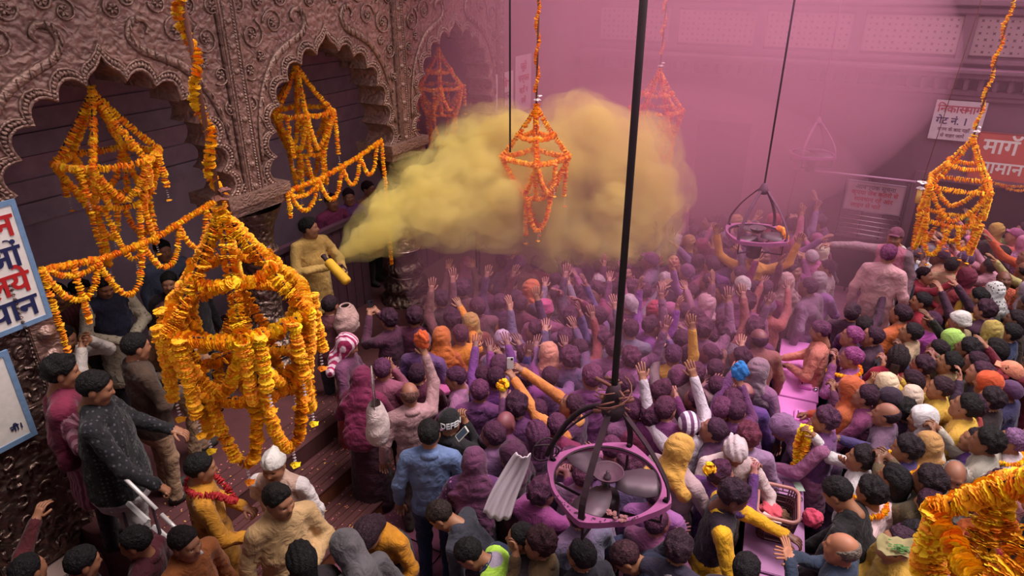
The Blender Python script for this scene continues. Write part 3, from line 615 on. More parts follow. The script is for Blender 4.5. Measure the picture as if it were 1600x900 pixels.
def sign(name, w, h, board, frame, M, label, lines, fw=.03, cat='sign'):
    o = empty(name); o.matrix_world = M; tag(o, label, cat)
    bm = bmesh.new(); box(bm, (-w / 2, -h / 2, -.012), (w / 2, h / 2, 0)); bm_obj('board', bm, board, o)
    if frame:
        m = MB()
        for lo, hi in (((-w / 2 - .004, -h / 2 - .004, -.014), (w / 2 + .004, -h / 2 + fw, .006)), ((-w / 2 - .004, h / 2 - fw, -.014), (w / 2 + .004, h / 2 + .004, .006)), ((-w / 2 - .004, -h / 2 + fw, -.014), (-w / 2 + fw, h / 2 - fw, .006)), ((w / 2 - fw, -h / 2 + fw, -.014), (w / 2 + .004, h / 2 - fw, .006))): m.box(lo, hi)
        m.build('frame', frame, o, False)
    lettering(lines, o, Matrix.Identity(4)); return o
ML = lambda x, y, z: Matrix(((0, 0, 1, x), (1, 0, 0, y), (0, 1, 0, z), (0, 0, 0, 1)))         # on the left wall
MBK = lambda x, y, z: Matrix(((1, 0, 0, x), (0, 0, -1, y), (0, 1, 0, z), (0, 0, 0, 1)))       # on the back wall
sign('wall_sign', 1.5, 1.0, WHITE, BLUE, ML(-5.69, 1.765, 3.13), 'white blue-framed sign on the silver pier, red and navy Hindi lettering', [
    ('न', .70, .245, .25, RED, 'R'), ('माताओं', .685, .0, .25, NAVY, 'R'), ('के', .31, -.215, .25, RED, 'R'), ('िलये', .69, -.215, .25, RED, 'R'), ('~थान', .69, -.42, .25, NAVY, 'R')], .035)
sign('wall_sign', 1.0, .8, WHITE, BLUE, ML(-5.66, 1.62, 2.12), 'lower white sign with a blue frame, cut off by the left edge', [('नी।', .42, -.28, .075, NAVY, 'R')], .04)
sign('exit_sign', .72, .64, mat('plain_noise', (206, 186, 196), .1, ns=10, lo=.9), None, MBK(1.03, 13.42, 2.96), 'white board with red and violet Hindi lines on the back wall, above the orange banner', [
    ('िनकास', -.33, .13, .17, PINKRED, 'L'), ('मागॅ', .33, .13, .17, PINKRED, 'R'), ('गेट नं. 1', -.31, -.06, .16, NAVY, 'L'), ('दशन के बाद यहाँ', -.02, -.17, .075, FADED, 'C'), ('से बाहर जायें', -.02, -.27, .075, FADED, 'C')])
sign('banner', 1.3, .86, mat('plain_noise', (196, 84, 58), .2, ns=4, lo=.8), mat('plain', (150, 60, 50)), MBK(2.02, 13.4, 2.4), 'orange banner with pale Hindi letters, right of the white board', [('मागॅ', -.55, .1, .34, WHITE, 'L'), ('सामान', -.55, -.22, .27, WHITE, 'L')], .02, 'banner')
sign('notice_board', .86, .5, mat('plain_noise', (176, 138, 152), .2, ns=8, lo=.9), mat('plain', (150, 120, 140)), MBK(.08, 12.485, 1.76), 'pale notice of small red lines fixed above the steel barrier', [
    ('आवश्यक सूचना', 0, .13, .1, FADED, 'C'), ('कृपया जेब कतरों से', 0, .03, .1, PINKRED, 'C'), ('सावधान रहें और', 0, -.08, .1, PINKRED, 'C'), ('लाइन से चलें', -.1, -.19, .1, PINKRED, 'C')], .015, 'notice')
sign('wall_sign', .6, .72, mat('plain_noise', (196, 168, 178), .1, ns=8, lo=.9), None, ML(-5.78, 10.3, 3.3), 'white and red notice half behind the thin iron rod, beside the third arch', [('प्रवेश', 0, .12, .17, PINKRED, 'C'), ('द्वार', 0, -.1, .2, FADED, 'C'), ('नं. 2', 0, -.28, .13, PINKRED, 'C')])
sign('wall_sign', .6, .95, mat('plain_noise', (190, 156, 172), .1, ns=8, lo=.9), None, ML(-5.78, 10.98, 3.4), 'tall pinkish notice with red lines between the iron rod and central lantern', [('जूते', 0, .24, .16, PINKRED, 'C'), ('चप्पल', 0, .04, .16, PINKRED, 'C'), ('यहाँ न', 0, -.16, .14, PINKRED, 'C'), ('रखें', 0, -.34, .14, PINKRED, 'C')])

# ---------------------------------------------------------------- marigold strands and lanterns
def flower(r, seg, rings, seed, petals=9, th=.5):
    g = random.Random(seed); V = [(0, 0, th * r * .62)]; F = []
    prof = [(.38, .62), (.72, .46), (1.0, .08), (.72, -.38)] if rings == 4 else [(.62, .5), (1.0, 0.0), (.6, -.42)] if rings == 3 else [(.95, .1), (.5, -.3)]
    for k, (a, z) in enumerate(prof):
        for i in range(seg):
            t = 6.283 * (i + .5 * (k % 2)) / seg; q = a * r * (1 + .075 * (1 if i % 2 else -1) * (k > 0) + g.uniform(-.12, .12)); V.append((q * math.cos(t), q * math.sin(t), z * r * th + g.uniform(-.17, .17) * r))
    for i in range(seg): F.append((0, 1 + i, 1 + (i + 1) % seg))
    for k in range(len(prof) - 1):
        for i in range(seg): F.append((1 + k * seg + i, 1 + (k + 1) * seg + i, 1 + (k + 1) * seg + (i + 1) % seg, 1 + k * seg + (i + 1) % seg))
    F.append(tuple(1 + (len(prof) - 1) * seg + i for i in range(seg))[::-1]); return np.array(V), F
def petal_flower(seed):
    g = random.Random(seed); V, F = flower(.62, 8, 2, seed); V = [tuple(v) for v in V]
    for n, r0, r1, z0, z1 in ((8, .3, 1.0, -.3, -.1), (8, .3, 1.0, -.1, .16), (7, .2, .82, .08, .4), (5, .1, .5, .25, .58)):
        for k in range(n):
            a = 6.283 * (k + g.uniform(-.25, .25)) / n; w = 3.1416 / n * g.uniform(1.0, 1.35); q = g.uniform(.88, 1.08); z = z1 + g.uniform(-.12, .12); i = len(V)
            for r, u, h in ((r0, -w * .6, z0), (r0, w * .6, z0), (r1 * q * .86, w, (z0 + z * 2) / 3 + .07), (r1 * q, w * .55, z + .05), (r1 * q * .97, 0, z - .07), (r1 * q, -w * .55, z + .04), (r1 * q * .86, -w, (z0 + z * 2) / 3 - .02)): V.append((r * math.cos(a + u), r * math.sin(a + u), h))
            F.append((i, i + 1, i + 2, i + 4)); F.append((i, i + 4, i + 6)); F.append((i + 2, i + 3, i + 4)); F.append((i + 4, i + 5, i + 6))
    return np.array(V) * (1, 1, .62), F
FLW = {'fine': [petal_flower(s) for s in range(4)], 'mid': [flower(1, 10, 3, s) for s in range(4)], 'far': [flower(1, 8, 2, s) for s in range(3)]}
def strand_frames(pts, step, jit=.35, rj=.12):
    P = np.asarray(pts, float); d = np.linalg.norm(np.diff(P, axis=0), axis=1); s = np.r_[0, np.cumsum(d)]; n = max(2, int(s[-1] / step)); out = []
    for q in np.linspace(0, s[-1], n):
        p = np.array([np.interp(q, s, P[:, i]) for i in range(3)]); e = min(q + .01, s[-1]); f = max(q - .01, 0); t = np.array([np.interp(e, s, P[:, i]) - np.interp(f, s, P[:, i]) for i in range(3)])
        t = t / (np.linalg.norm(t) + 1e-9) + NPR.normal(0, jit, 3) * .6; t /= np.linalg.norm(t); a = np.cross(t, [.3, .5, .8]); a /= np.linalg.norm(a); R = np.stack([a, np.cross(t, a), t], 1)
        out.append((p + NPR.normal(0, .003, 3), R, 1 + NPR.uniform(-rj, rj)))
    return out
def sagc(a, b, sag, n=14):
    t = np.linspace(0, 1, n)[:, None]; return np.asarray(a) * (1 - t) + np.asarray(b) * t - np.array([0, 0, 1.]) * (4 * sag * t * (1 - t))
_flme = {}
def flower_me(k, m):
    if (k, m.name) not in _flme:
        V, F = FLW['fine'][k]; me = bpy.data.meshes.new('marigold'); me.from_pydata([tuple(v) for v in V], [], F); me.materials.append(m); _flme[k, m.name] = me
    return _flme[k, m.name]
class Strands:                                 # the strands of one thing; the nearest 300 blossoms as objects where they show large
    def __init__(s, root, m, lod, fr, individual=False): s.root, s.m, s.lod, s.fr, s.ind = root, m, lod, fr, individual; s.all = []; s.m2 = mat('marigold', (1, 1, 1), 0, tint=-.35, isl=.62)
    def add(s, pts, fr=None, name='garland_strand'):
        fr = fr or s.fr; fl = strand_frames(pts, fr * (.55 if s.ind else .62), .3)
        if not s.ind:
            m = MB()
            for p, R, q in fl: V, F = FLW[s.lod][RND.randrange(len(FLW[s.lod]))]; m.add(V * fr * q @ R.T + p, F)
            return m.build(name, s.m, s.root, False)
        m = MB(); m.tube(pts, .004, 5); o = m.build(name, mat('plain', (120, 70, 20)), s.root); s.all += [(o, p, R, fr * q) for p, R, q in fl]; return o
    def finish(s):
        if not s.ind: return
        MW = np.array(Matrix.Translation(s.root.location) @ Matrix.Rotation(s.root.rotation_euler.z, 4, 'Z')); 
        def vis(t):
            w = MW[:3, :3] @ t[1] + MW[:3, 3]; x, y = px_of(w); return np.linalg.norm(w - _O) + (0 if -20 < x < 1620 and -20 < y < 920 else 50)
        s.all.sort(key=vis); rest = MB()
        for k, (o, p, R, r) in enumerate(s.all):
            i = RND.randrange(4)
            if k < 300:
                f = link('marigold', flower_me(i, s.m), o); M4 = Matrix([(*[R[a, b] * r for b in range(3)], p[a]) for a in range(3)] + [(0, 0, 0, 1)]); f.matrix_local = M4
            else: V, F = FLW['fine'][i]; rest.add(V * r @ R.T + p, F)
        if rest.n: tag(rest.build('marigold_blossoms', s.m2, s.root, False), kind='stuff')
PEARL = mat('plain', (214, 196, 200), .1, rough=.4); ROPE = mat('plain_noise', (120, 72, 50), .2, ns=30); IRON = mat('plain_noise', (44, 34, 36), .12, ns=18, metal=.3)
def tassel(root, p, m, fr, L_=.11):
    t = MB()
    for k in range(5): t.add(*(lambda V, F: (V * .011 + (p[0], p[1], p[2] - .02 - k * L_ / 5), F))(*FLW['far'][k % 3]))
    o = t.build('tassel', PEARL, root, False); b = MB(); V, F = FLW['mid'][0]; b.add(V * fr * .75 + (p[0], p[1], p[2] - L_ - .03), F); b.build('tassel_flower', m, o, False)
def cables_over(x, y, z=6.2):
    m = MB(); m.tube([(-5.8, y, z), (x, y, z), (6, y, z)], .012, 6); struct(m.build('trim_cable', CABLE))
def lantern(px, py, d, label, R=.42, a=.56, b=1.0, c=1.42, N=6, rot=0, lod='mid', ind=False, upper=True, lower=.72, loops=6, straight=3, rope=None, fr=.036, tint=0., pw=0., swag=.34, seed=0, tail=True, drop=None):
    g = random.Random(seed); P0 = atd(px, py, d); o = empty('marigold_lantern', P0, rot); tag(o, label, 'lantern', None); m = mat('marigold', (1, 1, 1), pw, tint=tint - (.35 if ind else 0), isl=.25 if ind else 1.)
    S = Strands(o, m, lod, fr, ind); ring = lambda r, z, k, n=N: np.array([r * math.cos(6.283 * k / n), r * math.sin(6.283 * k / n), z])
    fm = MB()
    for k in range(N): fm.tube([(0, 0, 0), ring(R, -a, k), ring(R * lower, -b, k)], .006, 5)
    fm.tube([ring(R, -a, k) for k in range(N)], .006, 5, True); fm.tube([ring(R * lower, -b, k) for k in range(N)], .005, 5, True); fm.build('frame', IRON, o)
    for k in range(N):
        S.add(sagc((0, 0, -.02), ring(R, -a, k), .03, 10)); S.add(sagc(ring(R, -a, k), ring(R, -a, k + 1), .02, 8))
        if upper: q = .56; S.add(sagc(ring(R * q, -a * q, k), ring(R * q, -a * q, k + 1), .035, 6), fr * .9)
        S.add(sagc(ring(R * lower, -b, k), ring(R * lower, -b, k + 1), .03, 7), fr * .9)
    for k in range(N):                         # swags from the wide ring down to the narrow one
        mid = ring(R * (lower + 1) * .5, -a, k + .5); S.add(np.concatenate([sagc(ring(R, -a, k), ring(R * lower, -b + .05, k + .5), .06, 9), sagc(ring(R * lower, -b + .05, k + .5), ring(R, -a, k + 1), .06, 9)[1:]]), fr * .92)
        S.add(sagc(ring(R * 1.01, -a, k), ring(R * lower * 1.06, -b, k), .0, 9), fr * .9)
    for k in range(loops):                     # U loops below
        z = -c - g.uniform(-.08, .1); k0 = k * N / loops; A, B_ = ring(R * lower, -b, k0), ring(R * lower, -b, k0 + N / loops * g.uniform(.75, 1.0)); t = np.linspace(0, 1, 15)[:, None]
        S.add(A * (1 - t) + B_ * t + np.array([0, 0, 1.]) * (z + b) * (1 - np.abs(2 * t - 1) ** 2.6), fr * .9)
        p = (A + B_) / 2 + np.array([0, 0, z + b]); tassel(o, p, m, fr)
    for k in range(straight):                  # single hanging ends
        q = k * N / max(straight, 1) + g.uniform(.1, .8); A = ring(R * g.uniform(.97, 1.03), -a, q); z = g.uniform(.55, .8) * c if tail else .8; S.add([A, A + (0, 0, -(z - a) * .5), A + (g.uniform(-.02, .02), 0, -(z - a))], fr * .9); tassel(o, A + (0, 0, -(z - a)), m, fr)
    if drop:
        for A, B_ in drop: S.add(np.array([A, B_]), fr * .9)
    S.add([(0, 0, .02), (0, 0, -.06)], fr * 1.2, 'crown_flowers')
    top = 6.2 - P0[2]
    if rope:                                   # flower-wound rope up to the cable
        mm = MB(); mm.tube([(0, 0, -.02), (.01, 0, top * .4), (0, 0, top)], .012 if not ind else .014, 6); r = mm.build('hanging_rope', ROPE, o); z0 = rope; z1 = min(top, 5.6 - P0[2] if P0[2] < 4.6 else 1.9)
        t = np.arange(z0, z1, .03); S2 = [(fr * .55 * math.cos(q * 17), fr * .55 * math.sin(q * 17), q) for q in t]; S.add(S2, fr * (.72 if ind else .66), 'rope_garland'); kb = MB(); kb.add(*(lambda V, F: (V * .05 + (.01, 0, .07), F))(*FLW['mid'][1])); kb.add(*(lambda V, F: (V * .035 + (.035, .01, .11), F))(*FLW['mid'][2])); kb.build('knot', PEARL if not ind else ROPE, o, False)
    else: mm = MB(); mm.tube([(0, 0, -.02), (0, 0, min(top, 4.75 - P0[2]))], .006, 5); mm.build('hanging_cord', ROPE, o)
    S.finish()
    if rope: cables_over(P0[0], P0[1])
    return o
lantern(345, 328, 3.6, 'large near marigold lantern hanging at left on a flower-wound rope, its tassels over the steps', rot=.35, ind=True, rope=.12, fr=.041, swag=.3, seed=3, R=.415, a=.58, b=1.0, c=1.34, lower=.8, loops=7, straight=9)
lantern(1735, 690, 2.45, 'marigold lantern cut off by the lower right corner, thick yellow strands', rot=.9, ind=True, rope=.12, fr=.052, R=.43, seed=5, N=6, upper=False)
lantern(143, 140, 5.98, 'marigold lantern in the first cusped arch, next to the blue-framed sign', rot=.2, fr=.036, R=.44, a=.6, b=1.0, c=1.5, lower=.62, upper=False, loops=5, straight=4, seed=8, N=6)
lantern(462, 100, 8.15, 'marigold lantern in the second arch, above the man with the colour cannon', rot=.4, R=.40, a=.55, b=1.05, c=1.5, lower=.55, loops=5, straight=3, upper=False, seed=9, lod='mid', fr=.034)
lantern(685, 76, 10.4, 'hazy orange marigold lantern in the third arch, left of the yellow smoke', rot=.1, R=.38, a=.55, b=.95, c=1.5, lod='far', lower=.7, loops=4, straight=4, upper=True, seed=11, tint=.5, pw=.1, fr=.034)
lantern(838, 165, 8.15, 'ragged orange marigold lantern in the middle, half wrapped in yellow smoke', rot=.5, R=.42, a=.62, b=1.1, c=1.6, N=4, lower=.5, loops=3, straight=3, rope=.16, seed=13, tint=.5, upper=True, fr=.036)
lantern(1031, 110, 10.6, 'pinkish marigold lantern deep in the magenta haze, right of the iron rod', rot=.2, R=.42, a=.6, b=1.0, c=1.42, lod='far', lower=.75, loops=6, straight=3, rope=.25, seed=15, tint=.6, pw=.1, fr=.04)
lantern(1521, 214, 8.1, 'marigold lantern at right with yellow front ring, before the white board', rot=.75, R=.44, a=.58, b=1.02, c=1.4, N=4, lower=.8, loops=6, straight=0, rope=.1, seed=17, upper=True, fr=.035)
def swag(name, pts, drops, label, lod, fr, m, extra=()):
    """a double line with U drops; pts world"""
    o = empty(name, pts[0]); tag(o, label, 'garland'); S = Strands(o, m, lod, fr); p0 = np.asarray(pts[0]); A = np.asarray(pts, float) - p0; S.add(A)
    cd = MB(); cd.tube(A, .006, 5); cd.build('cord', ROPE, o)
    L_ = np.linalg.norm(np.diff(A, axis=0), axis=1); s = np.r_[0, np.cumsum(L_)] / L_.sum(); f = lambda q: np.array([np.interp(q, s, A[:, i]) for i in range(3)])
    for a, b, dz in drops: t = np.linspace(0, 1, 13)[:, None]; S.add(f(a) * (1 - t) + f(b) * t - np.array([0, 0, 1.]) * dz * (1 - np.abs(2 * t - 1) ** 2.2), fr * .9)
    for a, dz in extra: S.add([f(a), f(a) + (.01, 0, -dz / 2), f(a) - (0, 0, dz)], fr * .9)
    return o
MG = mat('marigold', (1, 1, 1), 0, tint=0)
swag('marigold_swag', [(-5.72, 2.56, 3.02), (-5.74, 3.1, 2.93), (-5.74, 3.6, 2.95), (-5.74, 4.0, 3.05), (-5.72, 4.42, 3.14)], [(0, .25, .33), (.02, .26, .1), (.24, .47, .42), (.47, .69, .34), (.68, .86, .33), (.85, .99, .2)], 'marigold swag with five loops across the first arch', 'mid', .034, MG, [(0, .75), (.13, .55)])
swag('marigold_swag', [(-5.72, 5.2, 2.96), (-5.74, 5.8, 2.98), (-5.74, 6.4, 3.07), (-5.72, 6.9, 3.2)], [(0, .33, .12), (.02, .3, .3), (.3, .55, .33), (.55, .75, .3), (.75, .95, .32)], 'marigold swag with loops across the second arch, behind the cannon man', 'mid', .032, MG, [(0, .3), (1.0, 1.75)])
swag('marigold_swag', [(1.5, 13.36, 2.05), (2.0, 13.36, 2.0), (2.7, 13.36, 2.08)], [(.3, .7, .08)], 'thin marigold string under the orange banner', 'far', .03, MG)
# ---------------------------------------------------------------- caged fans on iron rods
PINKMET = mat('plain_noise', (160, 88, 138), .4, ns=9, lo=.6, metal=.3); BLADE = mat('plain', (74, 64, 70), .15, metal=.4, rough=.5); BOWL = mat('plain_noise', (104, 84, 92), .3, ns=12, metal=.5)
def fan(loc, yaw, label, rod_m=IRON, junk=False, garl=False, R=.4, rod=True):
    o = empty('caged_fan', loc, yaw); tag(o, label, 'fan')
    n = 64; t = np.linspace(0, 2 * np.pi, n, endpoint=False); hole = .325
    def outer(a): c, s = abs(math.cos(a)), abs(math.sin(a)); e = 1.35; return R / (c ** e + s ** e) ** (1 / e) if R / (c ** e + s ** e) ** (1 / e) > hole + .022 else hole + .022
    V = []; F = []
    for a in t:
        r = outer(a); V += [(hole * math.cos(a), hole * math.sin(a), .012), (r * math.cos(a), r * math.sin(a), .012), (r * math.cos(a), r * math.sin(a), -.03), (hole * math.cos(a), hole * math.sin(a), -.03)]
    for k in range(n):
        for q in range(4): i, j = k * 4, ((k + 1) % n) * 4; F.append((i + q, j + q, j + (q + 1) % 4, i + (q + 1) % 4))
    pl = mesh_obj('ring_plate', V, [f[::-1] for f in F], PINKMET, o, smooth=False)
    m = MB(); m.tube([(hole * math.cos(a), hole * math.sin(a), .0) for a in t], .008, 6, True); m.build('inner_rim', IRON, o)
    for k in range(4):                         # straps up to the hub, bolts and struts below
        a = k * math.pi / 2; d = np.array([math.cos(a), math.sin(a), 0]); pts = [d * (R - .02) + (0, 0, .015), d * (R * .93) + (0, 0, .13), d * R * .62 + (0, 0, .33), d * .06 + (0, 0, .53)]
        q = np.linspace(0, 3, 12); pts = np.array([[np.interp(x, range(4), [p[i] for p in pts]) for i in range(3)] for x in q]); pts[1:-1] = (pts[:-2] + pts[1:-1] + pts[2:]) / 3
        m = MB(); sd = np.array([-d[1], d[0], 0]); w = .019
        for j in range(11):
            A, B_ = pts[j], pts[j + 1]; nn = np.cross(B_ - A, sd); nn = nn / np.linalg.norm(nn) * .004; m.add([A - sd * w - nn, A + sd * w - nn, B_ + sd * w - nn, B_ - sd * w - nn, A - sd * w + nn, A + sd * w + nn, B_ + sd * w + nn, B_ - sd * w + nn], [(0, 3, 2, 1), (4, 5, 6, 7), (0, 1, 5, 4), (1, 2, 6, 5), (2, 3, 7, 6), (3, 0, 4, 7)])
        m.build('strap', rod_m, o, False)
        m = MB(); m.lathe([(.001, .03), (.012, .03), (.012, .012), (.02, .012), (.02, .0)], 6, d * (R - .035)); m.build('bolt', IRON, o, False)
        m = MB(); m.tube([d * (R - .05) + (0, 0, -.02), d * (R - .05) + (0, 0, -.16), d * .1 + (0, 0, -.2)], .009, 6); m.build('bracket', IRON, o)
    m = MB(); m.lathe([(.001, .0), (.035, .004), (.07, .03), (.092, .062), (.098, .066), (.088, .058), (.06, .022), (.03, .012), (.001, .01)][::-1], 28, (0, 0, .01)); b = m.build('hub_bowl', BOWL, o)
    m = MB(); m.lathe([(.001, .06), (.011, .058), (.011, .03), (.022, .026), (.024, .01)], 10, (0, 0, .015)); m.build('spindle', BLADE, b)
    for k in range(3):                         # blades at rest
        a = k * 2.094 + .5; c, s = math.cos(a), math.sin(a); V = []; F = []
        for r, w, tw in ((.05, .045, .012), (.12, .085, .018), (.22, .11, .018), (.295, .10, .014), (.312, .07, .01)):
            for u, z in ((-1, -tw), (0, .004), (1, tw)): V.append((r * c - u * w * s, r * s + u * w * c, z - .012))
        for i in range(4):
            for j in range(2): F.append((i * 3 + j, i * 3 + j + 1, (i + 1) * 3 + j + 1, (i + 1) * 3 + j))
        bl = mesh_obj('blade', V, F, BLADE, o); sm = bl.modifiers.new('thick', 'SOLIDIFY'); sm.thickness = .004
    m = MB(); m.lathe([(.001, -.30), (.06, -.30), (.082, -.285), (.088, -.14), (.08, -.10), (.03, -.09), (.02, -.03), (.001, -.02)], 22); m.build('motor', mat('plain', (24, 20, 24), .05, rough=.5), o)
    m = MB(); m.lathe([(.001, .70), (.035, .69), (.05, .62), (.04, .6), (.07, .56), (.075, .52), (.05, .47), (.001, .46)] if junk else [(.001, .62), (.03, .6), (.045, .56), (.06, .53), (.05, .49), (.001, .48)], 12); m.build('hub', rod_m, o)
    top = 6.2 - loc[2]
    if rod:
        m = MB(); m.tube([(0, 0, .55), (0, 0, top)], .02 if junk else .011, 8); m.build('rod', rod_m, o); cables_over(loc[0], loc[1])
    if junk:
        g = random.Random(4); m = MB()
        for k in range(26): a = g.uniform(0, 6.28); z = g.uniform(.5, .72); p = np.array([.05 * math.cos(a), .05 * math.sin(a), z]); m.tube([p, p + np.array([g.uniform(-.08, .08), g.uniform(-.08, .08), g.uniform(-.05, .05)])], g.uniform(.004, .014), 5)
        for k in range(3): a0 = g.uniform(0, 6); m.tube([(.1 * math.cos(a0 + q * .5), .1 * math.sin(a0 + q * .5), .56 + .02 * q) for q in range(8)], .004, 5)
        m.build('tangled_wire', ROPE, o)
        m = MB(); t2 = np.linspace(0, 1, 10); m.tube([(-R * .98 * q - .02, 0, .53 - .5 * q ** 2.2) for q in t2], .017, 7); m.build('cable_sleeve', IRON, o)
        m = MB(); m.tube([(-R - .02 + .07 * math.cos(q), .05 * math.sin(q * 1.3), .06 + .07 * math.sin(q)) for q in np.linspace(0, 9, 30)], .006, 5); m.build('wire_coil', IRON, o)
        m = MB()
        for k in range(16): V, Fc = FLW['mid'][k % 4]; m.add(V * .014 + (.17 + g.uniform(-.05, .05), -.28 + g.uniform(-.03, .02), .025 + g.uniform(0, .02)), Fc)
        m.build('dried_flowers', mat('plain_noise', (150, 100, 90), .3, ns=40), o, False)
        g2 = MB()
        for k in range(40): a = g.uniform(-2.2, -.6); r = g.uniform(.335, .36); V, Fc = FLW['far'][k % 3]; g2.add(V * g.uniform(.003, .008) + (r * math.cos(a), r * math.sin(a), .015), Fc)
        tag(g2.build('rust_flakes', mat('plain', (70, 30, 50)), o, False), kind='stuff')
    if garl:
        S = Strands(o, mat('marigold', (1, 1, 1), .2, tint=.7), 'mid', .032); S.add([(.1, .30, .03), (.2, .24, .04), (.3, .13, .03), (.36, .04, -.02)])
fan((-1.04, 3.1, 2.4), -.02, 'nearest caged fan, pink-dusted ring plate and bowl, on the thick iron rod', junk=True)
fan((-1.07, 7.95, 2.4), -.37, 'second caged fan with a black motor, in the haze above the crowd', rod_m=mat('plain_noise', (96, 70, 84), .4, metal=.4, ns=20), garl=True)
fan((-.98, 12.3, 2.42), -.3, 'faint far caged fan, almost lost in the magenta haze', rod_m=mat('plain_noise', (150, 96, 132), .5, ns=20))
m = MB(); P_ = atd(797, 238, 8); m.tube([(P_[0], P_[1], P_[2]), (P_[0], P_[1], 6.2)], .012, 6); ro = m.build('hanging_rod', IRON); tag(ro, 'thin iron rod hanging straight down left of the central lantern', 'rod'); cables_over(P_[0], P_[1])

# ---------------------------------------------------------------- counters, barrier, rails
STEEL = mat('plain_noise', (222, 128, 206), .3, ns=3, lo=.85, metal=.1, rough=.4); STEELD = mat('plain_noise', (96, 74, 92), .35, ns=4, lo=.7, metal=.5, rough=.35)
def counter(x, y, yaw, label, m=STEEL, w=.47, l=.67, z=.95, slot=True, tilt=0):
    o = empty('donation_counter', (x, y, 0), yaw); tag(o, label, 'counter', None)
    bm = bmesh.new(); box(bm, (-w / 2 + .02, -l / 2 + .01, .05), (w / 2 - .02, l / 2 - .01, z - .04), None, .008); bm_obj('cabinet_body', bm, STEELD, o)
    bm = bmesh.new(); box(bm, (-w / 2, -l / 2, z - .04), (w / 2, l / 2, z), None, .006); tp = bm_obj('counter_top', bm, m, o)
    for sx in (-1, 1):
        for sy in (-1, 1): bm = bmesh.new(); box(bm, (sx * (w / 2 - .05) - .02, sy * (l / 2 - .05) - .02, 0), (sx * (w / 2 - .05) + .02, sy * (l / 2 - .05) + .02, .05)); bm_obj('foot', bm, STEELD, o)
    if slot:
        bm = bmesh.new(); box(bm, (.02, -.12, z), (.16, .1, z + .035), None, .006); b = bm_obj('coin_slot', bm, m, o); bm = bmesh.new(); box(bm, (.05, -.08, z + .034), (.06, .06, z + .037)); bm_obj('slot_opening', bm, IRON, b)
        k = MB(); k.tube([(.17, -.1, z + .01), (.2, -.1, z + .04), (.215, -.1, z + .01)], .006, 6); k.lathe([(.001, .0), (.022, .0), (.025, .012), (.022, .026), (.001, .026)], 12, (.2, -.1, z)); k.build('padlock', mat('plain', (196, 190, 200), 0, metal=.9, rough=.2), o)
    return o
counter(-.34, 7.98, .10, 'farthest pink-dusted steel counter of the long row, beside the man in peach')
counter(-.29, 7.29, .10, 'pink-dusted steel counter in the middle of the far row, with a padlock')
counter(-.24, 6.60, .10, 'pink-dusted steel counter at the near end of the far row, reached by a vested man')
MID = mat('plain_noise', (176, 132, 178), .4, ns=3, lo=.8, metal=.15, rough=.35)
counter(-.20, 5.36, .14, 'mauve steel counter behind the basket, with banknote and petals', MID)
counter(-.10, 4.66, .14, 'mauve steel counter under the basket, in the lower right', MID, slot=False)
counter(-.03, 3.97, .14, 'nearest mauve steel counter, cut off by the lower edge', MID, slot=False)
counter(-3.72, 6.15, .5, 'pink donation box top among the crowd, right of the orange scarves', mat('plain_noise', (196, 92, 140), .7, ns=3, lo=.85), .6, .72, 1.05)
counter(-3.66, 5.25, .9, 'slanted pink box lid behind the young man facing left', mat('plain_noise', (196, 92, 150), .7, ns=3, lo=.85), .45, .6, 1.15, slot=False)
st = slab('standing_block', (-.1, 8.35, 0), (1.1, 9.6, .6), STEELD, None, .02, False); tag(st, 'dark low platform under the man in the long beige kurta', 'platform')
bar = empty('queue_barrier', (.08, 12.5, 0)); tag(bar, 'steel queue barrier with parallel rails, under the pale notice', 'barrier'); CHR = mat('plain', (200, 176, 190), .1, metal=.9, rough=.25)
for k, z in enumerate((1.1, 1.18, 1.26, 1.34, 1.42, 1.50)): m = MB(); m.tube([(-.46, 0, z), (.46, 0, z - .01)], .011, 6); m.build('rail', CHR, bar)
for x in (-.46, -.12, .2, .46): m = MB(); m.tube([(x, 0.02, 0), (x, .02, 2.05)], .016, 6); m.build('post', IRON, bar)
m = MB(); m.box((-.5, -.03, 1.02), (.3, .0, 1.055)); m.build('wide_rail', CHR, bar, False)
bm = bmesh.new(); box(bm, (-.46, -.005, .08), (.46, .012, 1.0)); bm_obj('perforated_panel', bm, mat('plain_noise', (40, 26, 34), .1), bar); m = MB()
for i in range(12):
    for j in range(3): V, F = flower(.012, 6, 2, 1); m.add(V + (-.42 + i * .075, -.012, .72 + j * .09), F)
m.build('panel_dots', CHR, bar, False)  # bright metal dots stand in for the lights dotted over the panel
m = MB(); m.tube([(-1.25, 12.35, 2.12), (.62, 12.35, 2.14)], .02, 6); o = m.build('horizontal_pipe', mat('plain', (176, 130, 160), .2, metal=.5)); tag(o, 'long pale pipe running across above the notice board', 'pipe'); 
for x in (-1.2, .58): m = MB(); m.tube([(x, 12.35, 0), (x, 12.35, 2.13)], .022, 6); m.build('support', IRON, o)
WHITEM = mat('plain', (206, 196, 196), 0, metal=.2, rough=.35)
hr = empty('stair_handrail', (-5.35, 2.42, .6)); tag(hr, 'white and steel stair handrail slanting down at lower left', 'handrail')
A_, B_ = np.array(at(163, 716, 1, 2.1)) - hr.location, np.array(at(316, 866, 1, 2.05)) - hr.location
m = MB(); m.tube([A_, A_ * .45 + B_ * .55], .016, 8); m.tube([A_ * .40 + B_ * .60, A_ * .2 + B_ * .8], .016, 8); m.tube([A_ * .13 + B_ * .87, B_], .016, 8); m.build('top_rail', WHITEM, hr)
m = MB(); L0 = np.array(at(200, 786, 1, 2.12)) - hr.location; L1 = np.array(at(262, 842, 1, 2.08)) - hr.location
for a, b in ((0, .52), (.66, 1)): m.tube([L0 + (L1 - L0) * a, L0 + (L1 - L0) * b], .022, 4)
m.build('lower_rail', mat('plain', (200, 192, 194)), hr, False)
